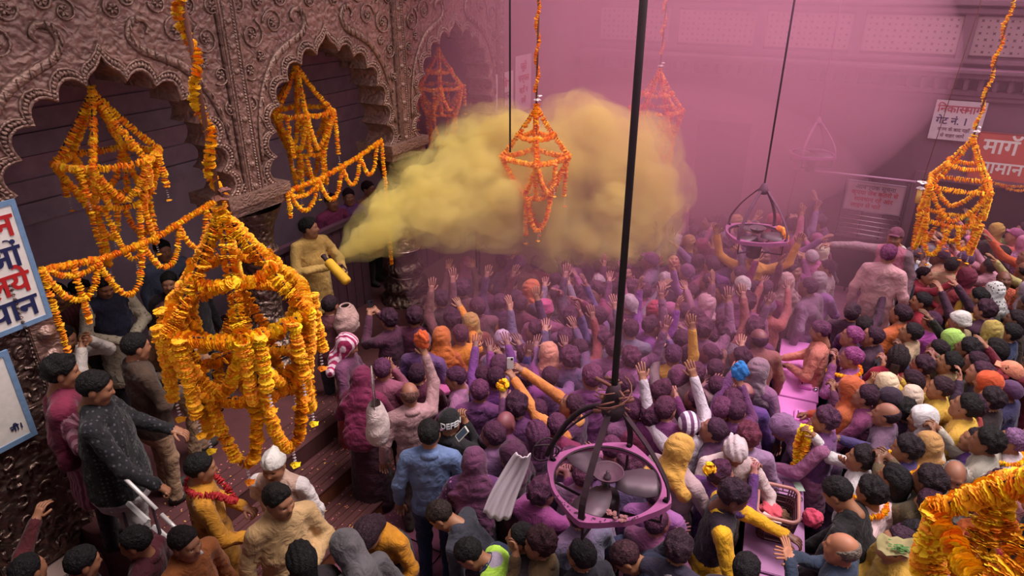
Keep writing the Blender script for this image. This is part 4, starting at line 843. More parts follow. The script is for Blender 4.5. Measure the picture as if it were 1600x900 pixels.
for q in (0.02, .5, .97): p = A_ + (B_ - A_) * q; m = MB(); m.tube([(p[0], p[1], -.6), tuple(p)], .013, 8); m.build('post', IRON, hr)
for n_, (a, b, z) in enumerate((((-5.55, 8.9), (-5.0, 8.1), 1.35),)):
    o = empty('platform_rail', (a[0], a[1], .6)); tag(o, 'short shiny rail among the crowd under the yellow smoke', 'handrail'); m = MB(); m.tube([(0, 0, 1.0), (b[0] - a[0], b[1] - a[1], .9)], .018, 6); m.build('top_rail', CHR, o)
    for x, y in ((0, 0), (b[0] - a[0], b[1] - a[1])): m = MB(); m.tube([(x, y, 0), (x, y, .98)], .018, 6); m.build('post', IRON, o)
# petals trodden into the steps
g = random.Random(12); m = MB(); m2 = MB()
for k in range(900):
    x = g.uniform(-5.3, -3.4); y = g.uniform(2.3, 5.6); z = .611 if x < -4.77 else .403 if x < -4.28 else .203 if x < -3.8 else .014; s = g.uniform(.006, .016); a = g.uniform(0, 3.1)
    (m if k % 4 else m2).add([(x + s * math.cos(a), y + s * math.sin(a), z), (x - s * .5 * math.sin(a), y + s * .5 * math.cos(a), z + s * .5), (x - s * math.cos(a), y - s * math.sin(a), z), (x + s * .5 * math.sin(a), y - s * .5 * math.cos(a), z + s * .35)], [(0, 1, 2, 3)])
tag(m.build('fallen_petals', mat('plain', (200, 110, 120)), None, False), 'scattered pink flower petals trodden on the red-brown steps', 'petals', None, 'stuff'); tag(m2.build('fallen_petals', mat('plain', (224, 170, 90)), None, False), 'scattered orange marigold petals trodden on the red-brown steps', 'petals', None, 'stuff')
# ---------------------------------------------------------------- the people one can tell apart
N_ = .0145                                     # surface step of the nearest figures
HELD = {}
def H(key, *a, **k): HELD[key] = hero(*a, **k)
PB = (84, 44, 74)                              # black hair under magenta powder
# on the platform at left
H('rail', 150, 607, 252, 'stout man in a black patterned pullover and white trousers at the white handrail', hs=1.12, z0=.6, h=N_, garment='jacket', stout=1.4, top=(30, 26, 32), bot=(196, 184, 186), pat='spot', c2=(74, 66, 76), ps=30, rnd=0., L='f', R=((.14, .3, 1.1), (.3, .3, .92), .7), look=-18, sleeve=True)
H('cop', 213, 543, 285, 'policeman in an olive-brown jacket and khaki trousers behind the stout man', hs=1.05, z0=.6, h=N_, garment='jacket', top=(74, 54, 44), bot=(170, 132, 104), L='f', R='o', look=-10)
H('cop2', 263, 494, 300, 'man in a tan pullover and khaki trousers, half hidden by the near lantern', hs=1.07, z0=.6, h=N_, garment='jacket', top=(158, 112, 82), bot=(168, 130, 102), L='d', R='f', stride=.12, look=-15, hatc=(60, 26, 28))
H('plaid', 97, 582, 262, 'dark-haired man in a crimson wrap looking down beside the silver pier', hs=1.12, z0=.6, h=N_, garment='shawl', top=(190, 130, 150), over=(122, 34, 64), pat='stripe', c2=(120, 60, 80), ps=12, L='o', R='o', look=-12, hat='messy')
H('cover', 98, 530, 240, 'man in a white sweater hiding his face behind his raised hands', hs=1.05, z0=.6, h=N_, garment='jacket', top=(206, 190, 184), L=((.2, .3, 1.3), (.2, .06, 1.52), .3), R=((.2, .26, 1.28), (.19, .08, 1.5), .3), look=-15)
H('vest', 163, 447, 195, 'man in a navy waistcoat with dotted cream sleeves, hands together under the swag', z0=.6, h=N_, hs=1.06, garment='vest', top=(190, 172, 150), over=(38, 36, 58), L='o', R='o', look=-25, hat='moustache', pat='spot', c2=(130, 110, 90), ps=26)
H('yk', 92, 462, 185, 'man in an ochre kurta behind the left end of the first swag', z0=.6, h=.02, garment='kurta', top=(150, 118, 48), look=-10)
H('mp', 128, 456, 200, 'person in a dark red striped pullover behind the marigold loops', z0=.6, h=.02, top=(96, 40, 42), pat='stripe', c2=(70, 26, 34), hat='messy')
H('df', 265, 443, 170, 'dark-clothed boy staring out of the doorway under the first swag', z0=.6, h=.02, top=(40, 28, 34), hs=.98)
H('df2', 299, 440, 230, 'dark-clothed man turned away in the doorway, right of the staring boy', z0=.6, h=.02, top=(34, 26, 32))
H('blue', 255, 392, 200, 'person in a pale blue-grey shawl deep inside the first arch', z0=.75, h=.022, garment='shawl', top=(96, 100, 124), over=(104, 110, 136))
H('cannon', 483, 357, 208, 'moustached man in a pale yellow kurta firing the colour cannon', z0=.6, hs=1.06, h=N_, garment='kurta', hat='moustache', top=(214, 170, 98), bot=(190, 150, 90), L=((.1, .31, 1.12), (.26, .26, .98), .75), R=((.12, .3, 1.12), (.3, -.1, 1.14), .75), turn=52, look=2, stout=1.15)
for k, (x, y, c, t) in enumerate(((545, 308, (132, 84, 150), 'violet shirt'), (518, 316, (150, 60, 104), 'rose-red shirt'), (576, 296, (170, 120, 90), 'ochre shawl'))):
    H('g%d' % k, x, y, 190 + 20 * k, 'person in a %s on the gallery behind the second arch' % t, z0=.6, h=.022, top=c, garment='shawl' if k == 2 else 'shirt', over=c, L='h' if k == 2 else 'o', pw=.3)
# beside and on the steps
H('bag', 516, 478, 330, 'man in a brown shirt with his back turned, right of the near lantern', z0=.17, h=.02, garment='shirt', top=(96, 52, 50), L='f', R='d', pw=.2, lean=8)
H('stripe', 543, 540, 250, 'woman in a magenta and white striped head wrap and long red skirt', z0=.0, hs=1.02, h=.017, garment='robe', woman=True, hat='scarf', hatc=(176, 40, 92), gearkw=dict(pat='stripe', c2=(226, 190, 206), ps=7), top=(110, 62, 92), bot=(152, 34, 34), L='o', R='o', look=-20, pw=.2)
H('maroon', 566, 592, 340, 'woman wrapped in a maroon veil and long dark skirt above the steps', z0=.0, h=N_, garment='robe', woman=True, hat='drape', hatc=(116, 30, 66), top=(112, 30, 64), bot=(62, 28, 44), L='o', R='o', look=-10, pw=.2)
H('clap', 598, 578, 350, 'man in a dusty rose shirt lifting his hands near the white shoulder bag', h=.018, top=(150, 84, 104), L='n', R='h', hatc=PB, pw=.4)
H('oldgrey', 640, 616, 8, 'balding man in a mauve-grey shirt lifting an orange packet in his right hand', h=N_, garment='shirt', hat='bald', hatc=(120, 80, 70), top=(182, 138, 142), bot=(74, 52, 54), L='d', R='u', pw=.2, hs=1.02)
H('denim', 671, 678, 352, 'young man in a faded denim shirt and blue jeans, back turned', h=N_, top=(104, 120, 164), bot=(44, 56, 96), L='d', R=((-.03, .3, 1.12), (.1, .26, .92), .5), hs=1.06, pw=0)
H('band', 703, 660, 330, 'person in a black cap with bold white letters and black top', h=N_, hat='beanie', hatc=(26, 22, 26), top=(34, 28, 34), L='d', R='h')
H('young', 712, 592, 78, 'young man in a grey-pink hooded top turned in profile beside the pink lid', h=N_, garment='hoodie', hatc=(70, 36, 62), top=(176, 116, 160), L='f', R='o', look=-12, pw=.4)
H('purp', 750, 612, 352, 'crop-haired man in a violet jacket seen from behind, right of the denim shirt', h=N_, garment='jacket', hatc=(96, 48, 82), top=(112, 66, 122), L='f', R='d', pw=.5)
H('dots', 741, 722, 355, 'woman with a plum headscarf and a spotted dark dress, back turned', h=N_, garment='robe', woman=True, hat='drape', hatc=(98, 52, 84), top=(84, 44, 92), bot=(58, 34, 62), pat='spot', c2=(166, 104, 166), ps=26, rnd=.1, L='o', R='o', pw=.2)
H('redneck', 790, 662, 335, 'shaven-headed man in a coral collar and dark coat near the held-up flowers', h=N_, hat='none', skin=(120, 66, 66), garment='jacket', collar=(206, 88, 80), top=(70, 40, 60), over=(200, 84, 80), L='f', R='d', pw=.3)
H('flowers', 838, 678, 20, 'dark-haired woman in a plum coat left of the near fan, holding up marigolds', h=N_, woman=True, hatc=PB, garment='jacket', top=(90, 52, 88), L='p', R='d', hat='long', pw=.4)
H('whiteshawl', 800, 712, 60, 'person with a white shawl over the shoulder and a dark red skirt', h=N_, garment='robe', woman=True, hat='scarf', hatc=(66, 32, 56), top=(60, 34, 50), bot=(70, 26, 34), L='f', R='d', pw=.2)
H('phone', 893, 634, 62, 'man in an orange-sleeved top lifting a white phone with both arms', h=N_, garment='vest', top=(238, 146, 72), over=(84, 44, 82), collar=(238, 160, 92), hatc=(70, 34, 56), L=((.22, .26, 1.52), (.52, .2, 1.78), .8), R=((.3, .22, 1.46), (.56, .0, 1.76), .8), look=25, pw=.2)
H('bighead', 925, 590, 10, 'broad man with powdered hair and a violet jacket, left of the iron rod', h=N_, garment='jacket', hatc=(104, 52, 84), top=(128, 70, 128), L='d', R='f', hs=1.1, pw=.5, stout=1.15)
H('peach', 857, 553, 5, 'person under a peach headscarf in the middle of the crowd', h=.018, garment='robe', woman=True, hat='drape', hatc=(234, 150, 130), top=(140, 90, 140), pw=.3, L='o', R='o')
H('whitearm', 1075, 664, 20, 'man in a striped violet cap raising both white-sleeved arms', h=N_, garment='jacket', hat='beanie', hatc=(120, 72, 118), gearkw=dict(pat='stripe', c2=(226, 206, 226), ps=5), top=(224, 204, 222), L=((.16, .3, 1.52), (.3, .36, 1.86), .1), R=((.2, .2, 1.56), (.3, .1, 1.88), .1), pw=.2, look=10)
H('yellow', 1062, 704, 325, 'man in a yellow headscarf and long grey kurta right of the near fan', h=N_, garment='kurta', hat='scarf', hatc=(232, 172, 76), top=(180, 150, 156), bot=(150, 124, 130), L='o', R=((.1, .28, 1.12), (.3, .1, 1.1), .6), hs=1.08, pw=.2, look=-10)
H('whitecap', 1148, 706, 200, 'man in a white cloth cap and cream shirt bending over the mauve counter', h=N_, hat='bandana', hatc=(232, 206, 216), top=(228, 196, 200), garment='kurta', L=((.1, .34, 1.12), (.3, .36, .98), .3), R=((.16, .28, 1.12), (.34, .22, 1.06), .3), lean=12, look=-30, pw=.2, hs=1.04)
H('basket', 1146, 776, 280, 'dark-haired man in a black waistcoat with yellow sleeves reaching into the basket', h=N_, garment='vest', hat='messy', hatc=(56, 30, 48), top=(244, 176, 38), over=(46, 28, 44), patover=True, L=((.24, .3, 1.2), (.52, .16, 1.22), .4), R=((.14, .3, 1.06), (.36, .24, .98), .4), lean=8, look=-18, hs=1.04, skin=(112, 66, 56))
H('upl', 1114, 672, 70, 'dark-haired man in a dark jacket gazing up left beside the yellow headscarf', h=N_, garment='jacket', hatc=(60, 34, 56), top=(66, 48, 76), L='d', R='d', look=22, pw=.3)
H('redh', 1168, 682, 20, 'person with reddish-brown hair behind the white cloth cap', h=N_, hat='messy', hatc=(104, 44, 60), top=(150, 120, 156), pw=.4)
H('neckg', 1150, 643, 350, 'dark-haired man in a violet coat, hand raised, near the blue bag', h=N_, hatc=(74, 38, 64), top=(112, 66, 120), garment='jacket', L='p', pw=.4)
H('bend', 1222, 668, 115, 'woman in a mauve shawl bent over between the two counters', h=N_, garment='robe', woman=True, hat='drape', hatc=(150, 112, 156), top=(146, 108, 150), bot=(120, 84, 126), lean=48, L='f', R='f', pw=.4)
H('vestl', 1288, 657, 88, 'man with powdered hair and a violet waistcoat reaching across the far counters', h=N_, garment='vest', hat='messy', hatc=(74, 40, 66), top=(176, 108, 150), over=(108, 66, 120), L='f', R=((.2, .26, 1.16), (.46, .2, 1.12), .3), pw=.3)
H('plaid2', 1350, 620, 86, 'man in a plum checked shirt with a tan collar, facing left', h=N_, hat='short', hatc=(44, 24, 36), collar=(176, 120, 104), top=(134, 62, 104), pat='check', c2=(112, 50, 88), ps=26, L='f', R='f', pw=.3, look=15)
H('balding', 1384, 648, 84, 'balding man in a slate-mauve jacket facing left in the right crowd', h=N_, hat='bald', hatc=(36, 22, 30), garment='jacket', top=(112, 88, 112), L='s', R='d', pw=.2, look=5)
H('whiteveil', 1440, 655, 110, 'woman under a thin white veil in the right crowd', h=N_, garment='robe', woman=True, hat='drape', hatc=(232, 220, 226), top=(150, 100, 120), L='o', R='o')
H('yellowk', 1508, 636, 86, 'bearded man in a bright yellow kurta stretching both arms forward', h=N_, garment='kurta', hat='beard', hatc=(28, 18, 22), top=(240, 184, 78), L='f', R=((.26, .22, 1.26), (.5, .1, 1.34), .4), look=15, hs=1.05)
H('gold', 1450, 697, 30, 'woman in a gold-brown headscarf seen from behind', h=N_, garment='robe', woman=True, hat='drape', hatc=(200, 146, 92), top=(150, 100, 70))
H('dark1', 1415, 702, 95, 'shaggy-haired person stretching a violet sleeve to the left, flowers at the neck', h=N_, hat='messy', hatc=(40, 24, 34), garment='jacket', top=(92, 72, 130), R=((.24, .26, 1.3), (.5, .22, 1.34), .4), L='d', stout=.92)
H('boy', 1344, 717, 92, 'boy in a white shirt lifting his hand behind a hanging marigold garland', h=N_, hat='messy', hatc=(40, 24, 32), top=(236, 222, 228), L='d', R=((.26, .22, 1.34), (.42, .16, 1.55), .4), hs=.96, look=10)
H('blackj', 1310, 772, 75, 'man in a black jacket leaning on the counter with a pink bundle', h=N_, garment='jacket', hatc=(30, 22, 28), top=(34, 26, 32), L=((.18, .28, 1.12), (.42, .28, 1.0), .5), R=((.2, .2, 1.16), (.46, .1, 1.02), .4), lean=26, look=-25, hs=1.06)
H('longh', 1394, 748, 70, 'woman with long loose black hair beside the boy in white', h=N_, garment='robe', woman=True, hat='long', hatc=(28, 20, 26), top=(60, 44, 54), look=5)
H('oldbeard', 1490, 744, 190, 'bald man with a grey stubbly beard beside the lower right lantern', h=N_, hat='bald', hatc=(128, 116, 116), top=(176, 168, 164), look=-15, skin=(150, 96, 76))
H('greycap', 1580, 690, 95, 'grey-mauve haired man in a white kurta with a flower string at the right edge', h=N_, hat='short', hatc=(140, 96, 140), top=(232, 206, 216), garment='kurta', look=10)
H('oldnavy', 1314, 858, 84, 'balding grey-haired man in a navy shirt near the lower edge, hands together', h=N_, hat='bald', hatc=(128, 112, 104), top=(54, 62, 86), L='n', R='n', hs=1.04, skin=(176, 112, 86))
H('leaf', 1432, 838, 110, 'man in a dark violet suit bent low behind the leaf plate', h=N_, garment='jacket', hatc=(36, 26, 36), top=(58, 44, 66), collar=(190, 200, 226), lean=40, L='f', R='d', look=-30)
H('pinkshawl', 1360, 770, 60, 'dark-haired person in a pale pink shawl with an orange garland', h=N_, garment='shawl', top=(224, 186, 190), over=(228, 190, 194), hatc=(30, 20, 26), hat='messy', look=-5)
# lower edge
H('navybend', 980, 872, 90, 'close-cropped man in a navy shirt bending at the lower edge', h=N_, hat='short', hatc=(66, 34, 44), garment='jacket', top=(46, 46, 76), lean=50, L=((.1, .3, 1.3), (.4, .3, 1.25), .5), R=((.2, .3, 1.5), (.44, .25, 1.7), .5), look=-20, hs=1.04)
H('whitecol', 1060, 858, 350, 'thick-haired man with a white collar showing, at the lower edge', h=N_, hat='messy', hatc=(56, 32, 46), garment='jacket', top=(54, 44, 66), collar=(214, 206, 214), L='h', R='d', lean=8)
H('darkhead', 1166, 890, 355, 'black-haired man cut off by the lower edge before the yellow sleeves', h=N_, hatc=(30, 22, 28), top=(60, 46, 60))
H('cheek', 842, 850, 75, 'brown-haired man in an olive sleeve with a hand to his cheek', h=N_, hat='messy', hatc=(58, 26, 34), top=(96, 70, 44), L='h', R='o')
H('profile', 814, 842, 80, 'man in a dark scarf seen in profile beside the lime safety vest', h=N_, hatc=(26, 18, 22), top=(50, 32, 40), hs=.98)
H('dark9', 908, 868, 40, 'dark-haired man in a black coat under the near fan', h=N_, hatc=(28, 20, 28), top=(36, 30, 42), garment='jacket')
H('lime', 735, 866, 78, 'man in a lime-yellow safety vest and dark sleeves stooping at the lower edge', h=N_, garment='vest', top=(40, 44, 72), over=(196, 240, 84), lean=42, L='f', R='d', hatc=(24, 18, 22), look=-20, patover=True, pat='stripe', c2=(156, 140, 160), ps=1.2, dir='Z')
H('stoop', 690, 806, 70, 'man with a patterned grey scarf stooping before the denim shirt', h=N_, garment='jacket', top=(56, 52, 66), hatc=(44, 30, 28), lean=38, L='f', R='f', look=-25)
H('mustard', 574, 838, 150, 'long-haired woman in a mustard top bending at the lower edge', h=N_, garment='robe', woman=True, hat='long', hatc=(50, 26, 38), top=(214, 138, 34), lean=34, L='f', R='f', look=-30)
H('hood', 542, 858, 30, 'person in a charcoal-grey hood with a pale seam', h=N_, garment='hoodie', hat='hood', hatc=(96, 88, 94), top=(92, 84, 90), lean=20, look=-20)
H('blackhair', 470, 872, 5, 'person with long black hair below the khaki jacket', h=N_, woman=True, hat='long', hatc=(20, 15, 18), top=(40, 30, 36), garment='robe')
H('khaki', 436, 784, 196, 'man in a padded khaki jacket looking down, lower left of the steps', h=N_, garment='jacket', hatc=(30, 22, 22), hat='moustache', top=(204, 162, 116), L='o', R='d', look=-6, hs=1.08, stout=1.12, turn=18)
H('whitecap2', 428, 728, 150, 'man in a white boat cap and beige waistcoat under the near lantern', h=N_, garment='vest', hat='skullcap', hatc=(226, 214, 210), top=(222, 206, 208), over=(186, 150, 136), L='d', R='b', hs=1.02, patover=False, look=-10)
H('kurtay', 314, 732, 268, 'man in a stained mustard kurta with a red rose garland', h=N_, garment='kurta', top=(200, 134, 40), pat='spot', c2=(150, 92, 34), ps=9, rnd=1., bot=(170, 110, 40), L='o', R=((.06, .28, 1.1), (.26, .2, .98), .5), look=-12, hs=1.06)
H('orange', 290, 850, 215, 'man in a rust-orange jacket at the foot of the handrail', h=N_, garment='jacket', top=(164, 92, 48), hatc=(34, 24, 26), look=-4, L='d', R='f', hs=1.02)
H('bl1', 130, 880, 275, 'dark-haired man with a checked scarf in the lower left corner', h=N_, hatc=(26, 20, 24), top=(56, 40, 46), garment='jacket', look=-15)
H('bl2', 212, 848, 60, 'person in a dark maroon top beside the lower handrail', h=N_, hatc=(24, 18, 22), top=(82, 28, 40), look=-10)
H('bl3', 45, 892, 300, 'person in a maroon sleeve reaching to the silver pier, lower left corner', h=N_, hatc=(24, 18, 22), top=(86, 28, 36), L=((.2, .3, 1.45), (.36, .3, 1.62), .3))
# far middle and right
H('kurta', 1388, 398, 352, 'tall man in a long pinkish beige kurta standing above the crowd, back turned', z0=.6, h=.0165, garment='kurta', hatc=(112, 48, 92), top=(206, 152, 158), bot=(190, 150, 160), L='d', R='d', pw=.45, hs=1.0, stout=1.12)
H('pinkvest', 1398, 372, 172, 'man in a pink waistcoat stretching an arm sideways behind the tall kurta', z0=.6, h=.018, garment='vest', top=(146, 116, 126), over=(196, 112, 138), R=((.0, .42, 1.36), (.1, .68, 1.34), .3), L='d', pw=.4, hat='cap', hatc=(96, 50, 60))
H('laugh', 1052, 408, 186, 'laughing man in a dark jacket with both palms up, beside the smoke', h=.018, garment='jacket', hatc=PB, top=(104, 62, 104), L='h', R=((.16, .3, 1.3), (.2, .24, 1.56), .1), look=30, pw=.4, skin=(186, 112, 100))
H('amber', 1178, 398, 182, 'man in an amber shirt with raised arms behind the second fan', z0=.1, h=.018, top=(216, 142, 58), L='w', R='w', hatc=PB, pw=.2, hs=1.05)
H('magenta', 1455, 503, 40, 'man in a bright magenta shirt seen from behind', h=.017, top=(190, 84, 178), hatc=(62, 30, 56), garment='shirt', pw=.3)
H('turban', 1498, 503, 70, 'person in a loosely wound white turban', h=.018, hat='turban', hatc=(228, 216, 216), top=(150, 126, 96), garment='kurta')
H('pinkcap', 1574, 583, 88, 'pink-faced man in a salmon peaked cap near the right edge', h=N_, hat='cap', hatc=(236, 146, 118), skin=(214, 90, 106), top=(120, 70, 70), look=8, hair2='short')
H('orscarf', 1542, 600, 92, 'woman in an orange-red headscarf left of the salmon cap', h=.017, woman=True, garment='robe', hat='scarf', hatc=(226, 92, 54), top=(100, 60, 70))
H('phoner', 1468, 607, 92, 'man holding up a dark phone in a red case in the right crowd', h=.017, top=(214, 170, 70), hatc=(60, 32, 46), L='c', R='c', garment='shirt', look=5)
H('spots', 1553, 456, 40, 'person under a white scarf with black spots at right', h=.018, woman=True, garment='robe', hat='drape', hatc=(226, 220, 222), gearkw=dict(pat='spot', c2=(30, 26, 34), ps=26, rnd=.3), top=(120, 44, 60))
H('mustr', 1528, 466, 80, 'bearded man with a mustard shirt under a black jacket', h=.018, hat='beard', hatc=(26, 18, 24), garment='vest', over=(36, 28, 38), top=(190, 140, 50), L='h')
H('cream', 1384, 602, 30, 'woman in a plain cream headscarf before the maroon cap', h=.017, woman=True, garment='robe', hat='drape', hatc=(240, 208, 178), top=(150, 100, 120), L='h', R='h')
H('ypat', 1549, 518, 20, 'woman in a patterned yellow-olive headscarf at right', h=.018, woman=True, garment='robe', hat='drape', hatc=(184, 158, 84), gearkw=dict(pat='spot', c2=(140, 104, 60), ps=16), top=(110, 70, 60))
H('beigej', 1422, 520, 85, 'man with a beige collar looking up, right of the tall kurta', h=.018, garment='jacket', hatc=(40, 26, 36), top=(190, 156, 128), look=15)
H('darkj', 1362, 526, 88, 'man in a dark jacket in profile left of the tall kurta', h=.018, garment='jacket', hatc=(58, 32, 50), top=(44, 34, 46), look=18, R='h', pw=.2)
H('tie', 1576, 521, 92, 'young man in a navy blazer with a white shirt near the right edge', h=.018, garment='jacket', hatc=(26, 18, 24), top=(40, 48, 84), look=10)
H('wave', 1551, 546, 88, 'dark-haired woman raising an open hand in the right crowd', h=.018, woman=True, hat='long', hatc=(30, 20, 26), top=(60, 44, 48), R='h', L='d', look=12)
H('bcol', 1482, 568, 92, 'bearded young man with an open beige collar in the right crowd', h=.017, hat='beard', hatc=(24, 16, 22), top=(196, 164, 122), garment='jacket', look=15)
H('peachm', 1281, 518, 85, 'man in a peach shirt resting his hands on the farthest counter', h=.017, top=(226, 134, 116), hatc=(96, 48, 84), L='o', R='f', look=-15, pw=.3)
H('pinkh', 1330, 526, 86, 'man with bright magenta hair and a pale collar left of the dark jacket', h=.018, hatc=(150, 70, 128), top=(150, 110, 150), pw=.5, look=10)
H('garlm', 1330, 560, 86, 'man with magenta powdered hair and a flower string, beside the far counters', h=.018, hatc=(150, 68, 128), top=(160, 90, 150), pw=.5, L='h', R='h')
H('orwoman', 1328, 608, 80, 'woman in an orange flowered shawl by the far counters', h=.017, woman=True, garment='shawl', hat='scarf', hatc=(214, 104, 52), top=(206, 90, 60), over=(214, 108, 54), L='f', R='f', pw=.2)
H('green', 1486, 532, 60, 'person in a lime-green cloth behind the magenta shirt', h=.018, hat='scarf', hatc=(176, 214, 108), top=(170, 206, 100), garment='robe', woman=True)
H('redr', 1438, 472, 100, 'man in a red shirt right of the tall kurta', h=.018, hatc=(34, 22, 32), top=(166, 40, 62), look=5)
H('beigeb', 1487, 416, 345, 'man in a beige jacket with his back turned, under the right lantern', h=.018, garment='jacket', hatc=(36, 22, 30), top=(190, 150, 124))
H('greycapm', 1424, 400, 110, 'man in a grey cap and pale blue shirt right of the tall kurta', h=.018, hat='cap', hatc=(90, 70, 80), top=(150, 160, 190), pw=.2)
H('bucket', 851, 487, 358, 'person in a flat-topped pink cloth hat', h=.018, hat='bucket', hatc=(196, 74, 130), top=(150, 76, 116), pw=.4)
H('dustcap', 785, 533, 10, 'person in a lilac-white cloth cap beside the pink box top', h=.017, hat='bandana', hatc=(206, 164, 206), top=(170, 110, 160), pw=.3)
H('cone', 1104, 474, 20, 'person under a pale pink pointed cloth in the middle crowd', h=.018, hat='scarf', hatc=(226, 160, 186), top=(160, 80, 120), garment='robe', pw=.3)
H('wcap', 1159, 447, 40, 'person in a small white cap under the second fan', h=.018, hat='bandana', hatc=(228, 200, 216), top=(150, 84, 120), pw=.4)
H('shawlp', 1227, 441, 30, 'woman under a pale grey-pink shawl right of the second fan', h=.018, woman=True, hat='drape', hatc=(190, 140, 150), garment='robe', top=(160, 100, 130), L='h', R='h', pw=.3)
H('lgrey', 1292, 420, 88, 'man in a light grey shirt in profile before the queue barrier', h=.018, hatc=(60, 34, 52), top=(170, 138, 150), garment='shirt', pw=.3)
H('or1', 690, 528, 350, 'person in a plain orange headscarf beside the pink box top', h=.018, hat='drape', hatc=(214, 112, 52), top=(196, 96, 60), garment='robe', woman=True, pw=.1)
H('or2', 719, 524, 20, 'person in a saffron shirt between the orange scarf and the pink box top', h=.018, top=(232, 134, 44), hatc=(92, 44, 66), R='p', pw=.1)
H('knit', 661, 536, 340, 'person in a grey knitted cap and white scarf', h=.018, hat='beanie', hatc=(126, 92, 112), top=(100, 70, 120), pw=.3)
H('sil1', 608, 500, 30, 'dark-haired man holding up a phone at the front of the steps', h=.018, hat='messy', hatc=(52, 26, 42), top=(84, 44, 66), L='c', R='c', pw=.2)
H('sil2', 648, 496, 350, 'dark-haired man in a plum top with his back turned, before the silver column', h=.018, hat='messy', hatc=(56, 28, 44), top=(96, 44, 68), pw=.2)
H('ysleeve', 1052, 556, 5, 'man in a mustard-yellow sleeve reaching straight up, right of the rod', h=.017, top=(226, 158, 60), hatc=(92, 46, 84), L='d', R=((.04, .2, 1.6), (.05, .16, 1.88), .1), pw=.2)
H('blueb', 1128, 640, 350, 'man with raised fist holding a blue plastic bag', h=.017, hatc=(104, 52, 88), top=(96, 58, 104), L='d', R=((.2, .24, 1.45), (.25, .1, 1.72), .9), pw=.5)
H('blackarm', 884, 528, 345, 'man in a dark sleeve stretching his left arm high before the smoke', h=.017, top=(66, 42, 74), hatc=(92, 46, 76), L=((.1, .26, 1.6), (.14, .36, 1.9), .1), R='d', pw=.3)
# ---------------------------------------------------------------- the packed crowd
PROTO = []
_pz = [('d', 'd'), ('f', 'f'), ('o', 'o'), ('u', 'd'), ('d', 'u'), ('p', 'd'), ('p', 'p'), ('c', 'c'), ('n', 'n'), ('h', 'd'), ('d', 'f'), ('w', 'u'), ('d', 'w'), ('f', 'p')]
_DESC = {'dd': '', 'ff': 'arms forward', 'oo': 'hands clasped', 'ud': 'left arm raised', 'du': 'right arm raised', 'pd': 'left arm reaching', 'pp': 'both arms reaching', 'cc': 'hands lifted to the face', 'nn': 'palms together', 'hd': 'hand at the face', 'df': 'one arm forward', 'wu': 'both arms raised', 'dw': 'right hand waving', 'fp': 'arms stretched out'}
def proto(k, garment, woman):
    L, R = _pz[k]; V, F, m, HM, hd = figure(L, R, garment=garment, woman=woman, h=.021, seed=k * 3 + len(garment), turn=RND.uniform(-22, 22), look=RND.uniform(2, 20), lean=RND.uniform(0, 6), stout=RND.uniform(.94, 1.14))
    me = bpy.data.meshes.new('person'); me.from_pydata([tuple(v) for v in V], [], F); me.polygons.foreach_set('use_smooth', np.ones(len(me.polygons), bool))
    for _ in range(8): me.materials.append(None)
    me.polygons.foreach_set('material_index', np.asarray(m, np.int32)); me.update(); return me, HM, garment, woman, L + R
for k in range(len(_pz)):
    PROTO.append(proto(k, ('shirt', 'jacket', 'kurta')[k % 3], False)); PROTO.append(proto(k, ('jacket', 'shawl', 'vest')[k % 3], False))
WPROTO = [proto(k, 'robe', True) for k in (0, 2, 8, 9, 1, 5)]
MIDC = [('plum', (98, 52, 96)), ('violet', (118, 70, 130)), ('mauve', (132, 94, 130)), ('dark purple', (66, 42, 74)), ('rose', (140, 72, 104)), ('grey-violet', (112, 92, 116)), ('maroon', (104, 36, 64)), ('dusky blue', (72, 70, 116)), ('pink', (168, 98, 140)), ('rust', (136, 74, 60)), ('lilac', (150, 116, 158))]
RGTC = [('black', (34, 28, 36)), ('navy', (42, 46, 76)), ('charcoal', (60, 54, 62)), ('brown', (90, 58, 48)), ('violet', (104, 72, 122)), ('beige', (186, 156, 128)), ('red', (162, 42, 52)), ('olive', (96, 88, 54)), ('ochre', (196, 148, 60)), ('white', (214, 200, 202)), ('plum', (92, 52, 88)), ('maroon', (104, 36, 54)), ('orange', (206, 100, 54)), ('pink', (190, 116, 150))]
SCF = [('pink scarf', (204, 120, 160)), ('cream scarf', (226, 200, 184)), ('maroon scarf', (120, 40, 66)), ('violet scarf', (140, 90, 150)), ('orange scarf', (216, 106, 52)), ('mustard scarf', (196, 146, 70)), ('grey scarf', (150, 128, 142)), ('red scarf', (176, 46, 62))]
